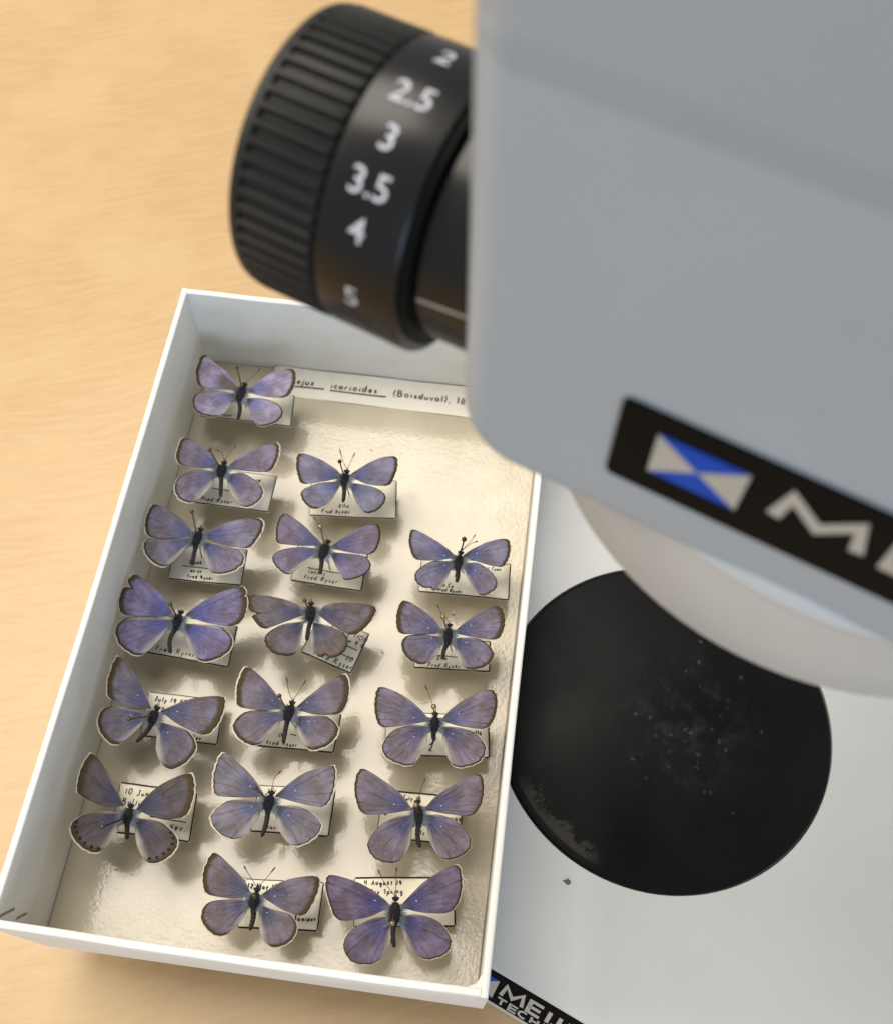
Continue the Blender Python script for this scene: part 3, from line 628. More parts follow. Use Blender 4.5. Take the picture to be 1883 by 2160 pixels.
# ------------------------------------------------------------------ butterflies
BUTTERFLY = {
 1: dict(fl=[(18.11,155.11,23),(15.44,159.43,23.6),(10.46,162.77,24.08),(5.84,165.43,24.56),(4.89,161.24,24.44),(5.24,157.86,24.32),(7.26,154.41,24.08),(12.7,154.61,23.48)],
  fr=[(21.28,155,23),(23.59,158.22,23.6),(27.74,162.32,24.08),(33.15,163.72,24.56),(34.82,160.85,24.44),(34.58,156.37,24.32),(32.63,153.77,24.08),(26.56,153.64,23.48)],
  hl=[(17.64,153.8,22.5),(11.75,154.35,22.9),(6.7,152.35,23.3),(6.07,149.04,23.4),(8.41,145.76,23.3),(14.15,145.22,23.1),(16.83,148.75,22.8)],
  hr=[(21.47,152.71,22.5),(25.39,153.48,22.9),(30.43,152.04,23.3),(33.3,148.95,23.4),(31.8,145.46,23.3),(27.06,143.81,23.1),(22.41,148.7,22.8)],
  body=[(20.08,156.82,23.6),(20.13,154.51,23.5),(19.64,150.43,23.2),(20.13,145.67,21.8)], pin=[(20.22,155.17,35),(19.79,155.04,24.2)],
  ant=[[(24.34,161.73,26),(22.67,159.52,25.2)]],
  tag=[(5.03,160.99,14.3),(33.25,161.12,14.3),(33.89,149.91,14.3),(6.12,149.73,14.3)]),
 2: dict(fl=[(19.14,127.77,24),(17.36,130.38,24.6),(13.25,133.52,25.08),(7.45,135.46,25.56),(6.46,131.91,25.44),(6.84,128.57,25.32),(9.06,126.8,25.08),(14.68,127.03,24.48)],
  fr=[(21.49,127.84,24),(23.3,130.79,24.6),(27.96,134.45,25.08),(33.69,137.28,25.56),(35.29,134.7,25.44),(35.05,130.55,25.32),(33.43,127.92,25.08),(27.84,127.66,24.48)],
  hl=[(19.11,126.59,23.5),(12.96,126.53,23.9),(8.75,123.07,24.3),(8.47,119.6,24.4),(10.58,116.6,24.3),(14.47,116.15,24.1),(17.77,120.68,23.8)],
  hr=[(21.62,125.94,23.5),(25.9,127.25,23.9),(31.05,124.54,24.3),(33.32,121.43,24.4),(31.88,117.73,24.3),(28.29,116.66,24.1),(23.93,120.77,23.8)],
  body=[(20.46,129.06,24.6),(20.46,126.68,24.5),(20.5,124.43,24.2),(21.37,119.07,22.8)], pin=[(19.12,126.69,36),(19.62,127.62,25.2)],
  ant=[[(17.99,131.98,27),(19.52,131.68,26.2)],[(23.19,134.15,27),(21.91,132.49,26.2)]],
  tag=[(11.47,132.32,15.1),(33.89,132.23,15.1),(33.34,120.2,15.1),(11.32,120.23,15.1)]),
 3: dict(fl=[(54.51,129,24.5),(52.5,131.07,25.1),(47.4,133.54,25.58),(41.53,134.33,26.06),(41.15,130.79,25.94),(42.49,127.16,25.82),(44.32,125.25,25.58),(49.85,126.91,24.98)],
  fr=[(56.5,129.75,24.5),(58.69,132.12,25.1),(63.07,135.35,25.58),(68.15,137,26.06),(69.52,134.27,25.94),(68.99,130.15,25.82),(67.67,127.71,25.58),(61.99,127.54,24.98)],
  hl=[(54.67,127.86,24),(49.38,126.82,24.4),(45.05,124.23,24.8),(44.15,121.91,24.9),(46.25,119.16,24.8),(49.1,118.35,24.6),(52.52,121.2,24.3)],
  hr=[(56.82,127.66,24),(61.3,127.66,24.4),(65.53,126.43,24.8),(67.7,124.04,24.9),(66.29,120.38,24.8),(62.97,118.99,24.6),(59.49,122.11,24.3)],
  body=[(55.57,130.5,25.1),(55.55,128.13,25),(55.5,125.89,24.7),(55.91,121.71,23.3)], pin=[(55.2,127.38,36.5),(55.35,128.43,25.7)],
  ant=[[(52.69,136.52,27.5),(54.16,133.27,26.7)],[(57.29,135.78,27.5),(56.48,133.33,26.7)]],
  tag=[(43.51,133.47,13.9),(68.65,135.89,13.9),(69.91,123.49,13.9),(45.23,121.1,13.9)]),
 4: dict(fl=[(17.04,105.96,23.5),(15.31,108.42,24.1),(9.93,111.89,24.58),(4.36,113.48,25.06),(3.12,110.1,24.94),(3.58,106.29,24.82),(5.53,103.8,24.58),(11.1,104.26,23.98)],
  fr=[(19.72,106.08,23.5),(21.9,108.83,24.1),(27.21,111.59,24.58),(33.66,113,25.06),(35.65,110.89,24.94),(34.77,106.71,24.82),(32.65,103.95,24.58),(25.89,104.14,23.98)],
  hl=[(16.69,105.24,23),(11.13,104.43,23.4),(5.07,103.21,23.8),(4.47,100.47,23.9),(7.52,97.08,23.8),(11.64,96.15,23.6),(14.95,100.77,23.3)],
  hr=[(19.94,104.76,23),(25.11,104.33,23.4),(29.95,103.4,23.8),(32.37,100.97,23.9),(30.87,97.47,23.8),(24.9,95.67,23.6),(21.39,100.26,23.3)],
  body=[(18.62,107.7,24.1),(18.42,105.43,24),(18.37,102.39,23.7),(18.4,97.65,22.3)], pin=[(18.7,107.62,35.5),(18.28,105.75,24.7)],
  ant=[],
  tag=[(9.2,107.43,14.7),(30.34,107.86,14.7),(30.7,96.63,14.7),(9.93,96.17,14.7)]),
 5: dict(fl=[(52.8,107.57,24),(49.68,110.29,24.6),(45.4,113.39,25.08),(40.84,115.21,25.56),(39.61,111.99,25.44),(39.92,108.42,25.32),(41.14,106.31,25.08),(46.9,106.45,24.48)],
  fr=[(55.14,107.2,24),(57.98,110,24.6),(61.74,113.46,25.08),(66.43,115.21,25.56),(68.02,112.96,25.44),(68.02,109.15,25.32),(66.42,106.36,25.08),(61.1,106.17,24.48)],
  hl=[(52.35,106.4,23.5),(47.64,106.49,23.9),(41.89,104.64,24.3),(40.07,102.1,24.4),(42.17,99.3,24.3),(45.65,98.08,24.1),(49.39,102.71,23.8)],
  hr=[(55.13,105.86,23.5),(59.43,106.12,23.9),(64.42,105.79,24.3),(66.87,103.38,24.4),(65.54,100.38,24.3),(60.8,98.41,24.1),(57.77,101.58,23.8)],
  body=[(54.16,108.37,24.6),(53.79,105.88,24.5),(53.26,103.03,24.2),(53.47,99.48,22.8)], pin=[(53.5,107.38,36),(53.86,106.45,25.2)],
  ant=[[(49.34,114.53,27),(51.06,112.64,26.2)]],
  tag=[(43.82,112.47,13.5),(64.21,111.38,13.5),(63.86,99.61,13.5),(43.84,100.62,13.5)]),
 6: dict(fl=[(89.33,108.25,24.5),(87.45,110.18,25.1),(82.64,112.71,25.58),(76.85,114.67,26.06),(76.2,111.46,25.94),(77.04,108.47,25.82),(78.89,106.15,25.58),(83.67,106.61,24.98)],
  fr=[(91.26,108.95,24.5),(93.41,111.19,25.1),(97.75,113.9,25.58),(102.27,115.09,26.06),(103.7,113.03,25.94),(103.47,109.48,25.82),(101.96,106.84,25.58),(96.69,107.43,24.98)],
  hl=[(89.27,107.14,24),(84.03,106.93,24.4),(80.73,104.53,24.8),(79.13,101.62,24.9),(80.93,98.84,24.8),(85.83,98.16,24.6),(87.58,101.47,24.3)],
  hr=[(91.51,106.98,24),(95.26,107.73,24.4),(99.34,105.42,24.8),(101.4,102.14,24.9),(100.19,99.63,24.8),(97.16,98.35,24.6),(93.7,102.27,24.3)],
  body=[(90.58,109.47,25.1),(90.36,107.25,25),(90.23,104.27,24.7),(90.38,101.62,23.3)], pin=[(91.52,108.35,36.5),(90.48,107.83,25.7)],
  ant=[[(93.87,114.58,27.5),(93.05,113.07,26.7)],[(94.8,112.68,27.5),(93.06,112.17,26.7)]],
  tag=[(79.23,112.69,14.3),(104.49,113.22,14.3),(104.63,101.99,14.3),(79.8,101.42,14.3)]),
 7: dict(fl=[(17.67,81.91,24),(14.99,85.87,24.6),(10.15,89.17,25.08),(4.76,91.81,25.56),(2.69,87.54,25.44),(2.64,83.47,25.32),(4.54,80.46,25.08),(10.84,80.82,24.48)],
  fr=[(20.68,82.54,24),(23.03,85.48,24.6),(27.66,89.27,25.08),(33.94,91.95,25.56),(35.88,89.22,25.44),(36.61,84.81,25.32),(34.28,81.04,25.08),(27.43,81.09,24.48)],
  hl=[(17.58,80.91,23.5),(11.64,80.68,23.9),(5.44,79.71,24.3),(3.47,76.33,24.4),(5.99,72.01,24.3),(11.57,70.16,24.1),(15.65,75.57,23.8)],
  hr=[(20.66,80.36,23.5),(25.85,80.64,23.9),(30.92,80.44,24.3),(34.54,77.35,24.4),(33.67,73.33,24.3),(27.63,70.66,24.1),(22.48,76,23.8)],
  body=[(19.38,82.84,24.6),(19.49,80.52,24.5),(19.16,77.99,24.2),(19.13,71.98,22.8)], pin=[(19.77,80.72,36),(19.05,81.12,25.2)],
  ant=[],
  tag=[(9.96,85.77,15.1),(32.84,84.59,15.1),(32.56,72.67,15.1),(10.1,73.75,15.1)]),
 8: dict(fl=[(51.69,87.08,23.5),(49.5,89.43,24.1),(43.46,90.61,24.58),(36.43,89.97,25.06),(37.06,86.48,24.94),(38.89,83.67,24.82),(42.21,81.6,24.58),(46.96,84.12,23.98)],
  fr=[(54.94,87.75,23.5),(57.2,90.44,24.1),(63.1,91.61,24.58),(69.7,91.2,25.06),(70.11,88.67,24.94),(68.28,84.92,24.82),(65.07,82.84,24.58),(60.04,84.65,23.98)],
  hl=[(51.78,85.14,23),(46.93,83.87,23.4),(43.36,80.88,23.8),(42.93,78.2,23.9),(46.06,75.4,23.8),(50.82,75.75,23.6),(52.22,79.65,23.3)],
  hr=[(54.45,85.26,23),(59.07,84.75,23.4),(63.46,82.81,23.8),(64.47,79.63,23.9),(62.36,76.61,23.8),(57.81,76.09,23.6),(55,79.08,23.3)],
  body=[(53.02,89.89,24.1),(53.62,87.85,24),(53.93,84.91,23.7),(53.55,80.21,22.3)], pin=[(53.4,86.29,35.5),(53.25,87.27,24.7)],
  ant=[],
  tag=[(54.09,91.59,13.9),(68.57,87.58,13.9),(65.19,75.87,13.9),(50.94,79.7,13.9)]),
 9: dict(fl=[(88.76,86.31,24.5),(86.62,89.14,25.1),(82.29,91.97,25.58),(77.53,93.53,26.06),(76.22,90.39,25.94),(76.59,86.69,25.82),(78.09,84.48,25.58),(83.66,85.03,24.98)],
  fr=[(91.65,86.69,24.5),(94.01,89.69,25.1),(97.9,93.17,25.58),(102.37,95.19,26.06),(104.18,93,25.94),(104.41,89.09,25.82),(102.8,86.07,25.58),(97.39,86.01,24.98)],
  hl=[(88.9,85.27,24),(84.39,85.36,24.4),(79.68,84.16,24.8),(78.61,81.5,24.9),(80.77,78.14,24.8),(84.96,77.23,24.6),(88.37,80.54,24.3)],
  hr=[(91.65,85.21,24),(95.25,86.05,24.4),(99.4,85.51,24.8),(102.56,82.39,24.9),(101.31,79.01,24.8),(96.52,77.24,24.6),(93.21,80.57,24.3)],
  body=[(90.28,88.15,25.1),(90.38,85.91,25),(90.41,82.72,24.7),(89.87,79.47,23.3)], pin=[(88.98,86.06,36.5),(90.1,85.81,25.7)],
  ant=[[(86.42,92.98,27.5),(87.51,91.34,26.7)]],
  tag=[(81.12,87.84,14.7),(101.45,89.44,14.7),(101.94,80.71,14.7),(81.89,79.12,14.7)]),
 10: dict(fl=[(17.89,56.8,23.5),(14.97,61.77,24.1),(10.72,65.78,24.58),(6.39,68.74,25.06),(5.46,64.06,24.94),(5.82,60.33,24.82),(7.26,57.71,24.58),(13.22,56.04,23.98)],
  fr=[(20.63,56.28,23.5),(24.47,58.8,24.1),(29.47,60.96,24.58),(35.67,61.73,25.06),(36.65,59.25,24.94),(36.09,55.08,24.82),(33.42,51.68,24.58),(26.7,53.23,23.98)],
  hl=[(17.54,55.15,23),(11.7,56.24,23.4),(6.59,55.44,23.8),(5.42,52.41,23.9),(7.46,48.6,23.8),(11.81,46.66,23.6),(16.03,51.38,23.3)],
  hr=[(20.77,53.61,23),(24.19,53.29,23.4),(28.89,52.06,23.8),(31.74,48.34,23.9),(29.83,44.11,23.8),(25.73,42.39,23.6),(21.82,46.56,23.3)],
  body=[(19.6,56.62,24.1),(19.44,54.66,24),(19.27,52.55,23.7),(16.03,48,22.3)], pin=[(17.26,50.24,35.5),(19.19,54.63,24.7)],
  ant=[],
  tag=[(12.8,63.99,13.5),(33.51,64.21,13.5),(33.92,52.15,13.5),(13.62,51.88,13.5)]),
 11: dict(fl=[(51.86,61.21,24),(48.91,64.39,24.6),(44.77,67.93,25.08),(40.12,70.13,25.56),(38.91,66.14,25.44),(39.18,62.43,25.32),(40.48,59.81,25.08),(46.43,59.69,24.48)],
  fr=[(54.42,61.33,24),(57.46,64.84,24.6),(61.06,68.94,25.08),(65.2,71.46,25.56),(67.15,68.28,25.44),(67.16,63.9,25.32),(65.49,61.13,25.08),(60.02,60.38,24.48)],
  hl=[(51.85,59.83,23.5),(47.57,60.02,23.9),(42.09,58.74,24.3),(39.75,54.92,24.4),(42.59,51.67,24.3),(46.95,51.02,24.1),(50.73,56.11,23.8)],
  hr=[(54.54,59.31,23.5),(58.71,60.17,23.9),(63.03,60.18,24.3),(66.19,57.53,24.4),(64.68,53.51,24.3),(59.96,51.56,24.1),(56.18,55.53,23.8)],
  body=[(53.43,62.33,24.6),(53.01,60.11,24.5),(53.05,57.59,24.2),(52.95,52.39,22.8)], pin=[(52.18,60.55,36),(52.93,59.88,25.2)],
  ant=[[(51.14,68.33,27),(52.11,65.17,26.2)],[(56.23,68.21,27),(55.1,65.78,26.2)]],
  tag=[(44.7,63.54,14.3),(65.07,64.17,14.3),(64.52,53.75,14.3),(44.5,53.09,14.3)]),
 12: dict(fl=[(88.59,62.29,25),(86.37,64.64,25.6),(80.79,67.92,26.08),(75.1,68.96,26.56),(74.35,65.64,26.44),(75.06,61.85,26.32),(77.19,59.07,26.08),(82.77,60.31,25.48)],
  fr=[(91.5,62.68,25),(93.24,65.54,25.6),(98.01,69.74,26.08),(103.26,71.97,26.56),(104.84,69.21,26.44),(104.67,65.09,26.32),(102.72,62,26.08),(97.3,61.79,25.48)],
  hl=[(88.57,60.93,24.5),(84.37,60.8,24.9),(79.88,58.48,25.3),(77.91,54.36,25.4),(80.16,51.32,25.3),(85.85,50.76,25.1),(88.46,55.7,24.8)],
  hr=[(91.89,61.36,24.5),(96.27,61.71,24.9),(100.63,60.35,25.3),(103.41,57.08,25.4),(101.67,53.31,25.3),(96.27,51.82,25.1),(92.96,56.5,24.8)],
  body=[(89.87,63.8,25.6),(90.13,61.91,25.5),(90.36,59.45,25.2),(90.52,57.74,23.8)], pin=[(89.87,62.49,37),(90.06,61.7,26.2)],
  ant=[[(86.44,70.46,28),(87.77,68.47,27.2)]],
  tag=[(76.43,66.27,15.1),(103.37,68.79,15.1),(104.24,57.28,15.1),(77.81,54.79,15.1)]),
 13: dict(fl=[(17.69,32.16,23.5),(14.35,36.48,24.1),(10.63,40.42,24.58),(6.8,43.18,25.06),(5.23,38.99,24.94),(5.57,34.54,24.82),(7.17,32.77,24.58),(13.73,31.13,23.98)],
  fr=[(20.97,31.58,23.5),(22.73,34.92,24.1),(26.45,38.77,24.58),(31.93,41.58,25.06),(33.83,38.84,24.94),(34.2,34.65,24.82),(32.76,31.1,24.58),(26.64,30.22,23.98)],
  hl=[(17.51,30.03,23),(13.41,30.21,23.4),(8.06,28.22,23.8),(6.4,25.19,23.9),(9.58,21.69,23.8),(14.55,20.62,23.6),(17.49,25.18,23.3)],
  hr=[(20.99,29.48,23),(25.15,29.85,23.4),(29.04,28.78,23.8),(32.72,25.69,23.9),(31.63,21.86,23.8),(27.24,19.78,23.6),(23.09,23.56,23.3)],
  body=[(19.59,31.88,24.1),(19.49,29.88,24),(19.63,27.56,23.7),(20.18,24.54,22.3)], pin=[(18,24.67,35.5),(19.62,29.35,24.7)],
  ant=[],
  tag=[(12.05,39.47,13.9),(32.26,39.57,13.9),(32.85,27.09,13.9),(13.07,26.94,13.9)]),
 14: dict(fl=[(51.43,38.57,24.5),(48.77,41.76,25.1),(44.14,45.16,25.58),(39.53,47.39,26.06),(38.27,43.67,25.94),(38.67,39.64,25.82),(40.14,37.14,25.58),(45.94,37.54,24.98)],
  fr=[(54.05,38.92,24.5),(56.58,42.17,25.1),(60.92,45.71,25.58),(66.61,47.78,26.06),(67.85,44.88,25.94),(67.69,40.61,25.82),(65.93,37.81,25.58),(60.28,38.01,24.98)],
  hl=[(51.27,37.04,24),(47.56,37.27,24.4),(42.51,36.12,24.8),(39.65,32.11,24.9),(42.61,28.56,24.8),(47.38,28.04,24.6),(50.65,32.48,24.3)],
  hr=[(54.25,36.63,24),(59.3,37.4,24.4),(63.28,36.23,24.8),(66.37,33.44,24.9),(64.85,30.11,24.8),(60.58,28.02,24.6),(56.43,31.26,24.3)],
  body=[(53.04,39.25,25.1),(52.75,37.62,25),(52.86,34.89,24.7),(52.43,29.15,23.3)], pin=[(51.27,37.75,36.5),(52.68,37.45,25.7)],
  ant=[[(54.75,44.62,27.5),(53.16,42.76,26.7)]],
  tag=[(47.43,43.21,14.7),(67.06,44.62,14.7),(66.98,32.82,14.7),(47.75,31.41,14.7)]),
 15: dict(fl=[(87.45,40.06,24.5),(84.78,43.01,25.1),(79.4,46.06,25.58),(73.95,47.96,26.06),(72.81,44.29,25.94),(73.74,40.58,25.82),(76.09,37.5,25.58),(81.82,38.32,24.98)],
  fr=[(90.45,40.46,24.5),(92.47,43.62,25.1),(96.9,47.34,25.58),(102.45,50.45,26.06),(104,47.37,25.94),(103.75,42.92,25.82),(101.64,40.3,25.58),(96.2,40.11,24.98)],
  hl=[(87.82,38.82,24),(84.28,38.07,24.4),(80.3,35.08,24.8),(78.13,30.46,24.9),(81.14,27.39,24.8),(85.88,27.66,24.6),(88.21,32.09,24.3)],
  hr=[(90.82,39.21,24),(94.61,39.83,24.4),(99.29,38.17,24.8),(102.54,34.64,24.9),(100.97,31.15,24.8),(96.38,29.62,24.6),(92.65,33.45,24.3)],
  body=[(88.66,41.7,25.1),(89.22,39.19,25),(89.82,36.35,24.7),(90.67,31.62,23.3)], pin=[(88.87,38.8,36.5),(89.16,39.03,25.7)],
  ant=[[(89.76,47.26,27.5),(89.29,46.07,26.7)]],
  tag=[(78.69,46.36,13.5),(99.53,47.23,13.5),(100,35.04,13.5),(78.92,34.4,13.5)]),
 16: dict(fl=[(53.17,15.6,24),(51.06,18.43,24.6),(46.82,21.6,25.08),(42.48,23.79,25.56),(40.99,20.2,25.44),(41.36,16.86,25.32),(43.05,14.58,25.08),(48.75,14.39,24.48)],
  fr=[(55.3,15.88,24),(57.85,18.38,24.6),(61.86,20.54,25.08),(67.47,21.67,25.56),(68.53,19.66,25.44),(67.64,15.46,25.32),(65.77,12.76,25.08),(60.81,13.57,24.48)],
  hl=[(52.97,14.33,23.5),(49.06,14.33,23.9),(43.52,12.8,24.3),(42.58,9.33,24.4),(45.62,6.46,24.3),(48.91,6.46,24.1),(52.13,10.3,23.8)],
  hr=[(55.29,13.71,23.5),(59.22,13.25,23.9),(62.96,12.58,24.3),(65.04,10.09,24.4),(63.91,6.88,24.3),(60.11,5.32,24.1),(56.8,7.8,23.8)],
  body=[(54.21,16.78,24.6),(54.05,14.71,24.5),(54.07,12.53,24.2),(54.02,8.1,22.8)], pin=[(55.91,14.27,36),(54.21,14.64,25.2)],
  ant=[[(50.47,21.57,27),(51.51,20.32,26.2)],[(57.8,22.25,27),(56.2,19.8,26.2)]],
  tag=[(48.85,20.48,14.3),(68.21,22.17,14.3),(68.99,10.3,14.3),(49.33,9.09,14.3)]),
 17: dict(fl=[(85.95,17.28,25),(83.85,18.89,25.6),(78.02,21.43,26.08),(70.97,22.29,26.56),(70.1,20.13,26.44),(71.3,16.94,26.32),(74.3,12.92,26.08),(80.46,14.15,25.48)],
  fr=[(87.99,17.55,25),(90.07,20.5,25.6),(93.87,24.71,26.08),(99.68,28.32,26.56),(101.43,25.25,26.44),(101.45,20.91,26.32),(99.37,17.83,26.08),(93.69,16.96,25.48)],
  hl=[(86.04,15.2,24.5),(82.44,14.48,24.9),(77.65,11.09,25.3),(76.44,7.48,25.4),(79.22,4.45,25.3),(84.38,5.15,25.1),(86.89,9.87,24.8)],
  hr=[(88.28,15.5,24.5),(92.09,16.53,24.9),(97.42,15.43,25.3),(100.67,11.81,25.4),(99.53,8.82,25.3),(95.07,7.22,25.1),(90.57,9.97,24.8)],
  body=[(86.77,18.88,25.6),(86.95,16.37,25.5),(87.4,13.35,25.2),(88.04,8.78,23.8)], pin=[(87.55,12.52,37),(86.83,15.68,26.2)],
  ant=[[(81.79,24.72,28),(83.35,22.56,27.2)],[(86.02,25.78,28),(86.23,23.53,27.2)]],
  tag=[(75.34,24.1,15.1),(99.55,27.39,15.1),(101.87,15.93,15.1),(77.08,12.76,15.1)]),
}
DESC = {
 1: ('lilac butterfly nearest the far wall, brown patch at its left wing base', 'farthest lilac butterfly'),
 2: ('dull lavender butterfly in the left row, second from the far wall, white hindwing edges', 'lavender butterfly second at the left'),
 3: ('slate blue butterfly with even brown edges, farthest in the middle row', 'slate blue butterfly'),
 4: ('butterfly with very broad whitish hindwing folds, third in the left row', 'butterfly with broad white hindwing folds'),
 5: ('mauve butterfly in the middle row directly below the slate blue one', 'mauve butterfly below the slate blue one'),
 6: ('worn grey-blue butterfly with ragged left hindwing, farthest in the right row', 'worn butterfly with ragged hindwing'),
 7: ('bright violet-blue butterfly with notched left forewing, close to the left wall', 'bright violet-blue notched butterfly'),
 8: ('worn brownish butterfly with torn left forewing above a crooked paper label', 'torn brownish butterfly'),
 9: ('mauve butterfly with brown wing tips and a round gold pin head, right row', 'butterfly with the round gold pin head'),
 10: ('tilted butterfly with broad brown borders, one hindwing pointing down, left row', 'tilted brown-bordered butterfly'),
 11: ('brown-tipped butterfly with two long antennae in the centre of the tray', 'brown-tipped central butterfly'),
 12: ('large butterfly with white-dusted wing fronts and no abdomen, third in right row', 'white-dusted butterfly without abdomen'),
 13: ('dark purple-brown butterfly with black dots along its hindwings, left row', 'dark butterfly with dotted hindwings'),
 14: ('pale grey-blue butterfly with thin dark wing edges beside the dotted dark one', 'pale grey-blue thin-edged butterfly'),
 15: ('mauve butterfly with long brown-edged hindwings behind the largest butterfly', 'long-hindwinged butterfly in right row'),
 16: ('mauve butterfly with spread antennae in the front row, left of the largest', 'mauve front-row butterfly'),
 17: ('largest deep violet butterfly in the near right corner of the tray', 'largest deep violet butterfly'),
}
# purple, lilac, blue, border width, vein strength, fringe width, pale anal width, pale costa
P0, L0, B0 = (.250, .192, .300), (.335, .265, .450), (.150, .180, .390)
LOOK = {
 1: ((0.204, 0.174, 0.252), (0.289, 0.261, 0.373), (0.212, 0.218, 0.387), 0.855, 0.18, 0.15, 0.119, 0.1),
 2: ((0.135, 0.115, 0.15), (0.2, 0.18, 0.262), (0.112, 0.127, 0.252), 0.72, 0.27, 0.55, 0.187, 0.3),
 3: ((0.141, 0.135, 0.184), (0.195, 0.194, 0.28), (0.111, 0.129, 0.243), 0.675, 0.27, 0.1, 0.043, 0.1),
 4: ((0.116, 0.099, 0.122), (0.185, 0.175, 0.243), (0.12, 0.137, 0.26), 0.72, 0.18, 0.6, 0.204, 0.5),
 5: ((0.133, 0.109, 0.144), (0.177, 0.153, 0.23), (0.101, 0.119, 0.25), 0.405, 0.27, 0.1, 0.068, 0.2),
 6: ((0.128, 0.114, 0.148), (0.174, 0.168, 0.251), (0.097, 0.115, 0.248), 0.63, 0.45, 0.2, 0.085, 0.1),
 7: ((0.121, 0.097, 0.153), (0.171, 0.158, 0.281), (0.108, 0.117, 0.324), 1.125, 0.45, 0.4, 0.187, 0.6),
 8: ((0.097, 0.08, 0.085), (0.139, 0.122, 0.148), (0.078, 0.084, 0.125), 0.99, 0.315, 0.06, 0.102, 0.3),
 9: ((0.125, 0.105, 0.134), (0.177, 0.16, 0.232), (0.099, 0.115, 0.219), 1.08, 0.36, 0.15, 0.17, 0.5),
 10: ((0.108, 0.092, 0.111), (0.156, 0.142, 0.192), (0.094, 0.102, 0.193), 1.44, 0.36, 0.5, 0.187, 0.7),
 11: ((0.129, 0.106, 0.121), (0.177, 0.154, 0.193), (0.093, 0.106, 0.198), 1.215, 0.405, 0.55, 0.204, 0.4),
 12: ((0.133, 0.109, 0.128), (0.189, 0.165, 0.221), (0.095, 0.111, 0.213), 0.585, 0.54, 0.35, 0.204, 0.7),
 13: ((0.066, 0.055, 0.061), (0.093, 0.081, 0.094), (0.087, 0.093, 0.127), 1.35, 0.315, 0.55, 0.204, 0.5),
 14: ((0.146, 0.131, 0.152), (0.189, 0.18, 0.224), (0.131, 0.148, 0.24), 0.225, 0.585, 0.55, 0.204, 0.6),
 15: ((0.133, 0.109, 0.13), (0.173, 0.15, 0.191), (0.087, 0.1, 0.205), 0.495, 0.54, 0.15, 0.119, 0.6),
 16: ((0.118, 0.099, 0.11), (0.163, 0.143, 0.182), (0.088, 0.102, 0.166), 1.035, 0.45, 0.35, 0.17, 0.3),
 17: ((0.089, 0.072, 0.103), (0.144, 0.12, 0.188), (0.066, 0.068, 0.201), 0.45, 0.63, 0.3, 0.136, 0.5),
}
BROWN = (.075, .053, .026)
NOTCH = {(7, 'fl'): [(3.75, .16, .10)], (7, 'fr'): [(3.9, .1, .05), (4.7, .08, .04)], (8, 'fl'): [(4.45, .22, .16)], (8, 'hr'): [(4.6, .22, .10)], (6, 'hl'): [(4.5, .2, .07), (4.9, .12, .06)],
         (15, 'fr'): [(5.2, .08, .07)], (4, 'hr'): [(3.8, .1, .06)]}

def catmull(P, per):
    n = len(P); out = []
    for i in range(n):
        p0, p1, p2, p3 = P[(i-1) % n], P[i], P[(i+1) % n], P[(i+2) % n]
        if i == 0: p0 = p1+(p1-p2)*.4
        if (i+1) % n == 0: p3 = p2+(p2-p1)*.4
        for k in range(per):
            t = k/per
            q = .5*((2*p1)+(p2-p0)*t+(2*p0-5*p1+4*p2-p3)*t*t+(3*p1-p0-3*p2+p3)*t**3)
            out.append((i+t, q))
    return out

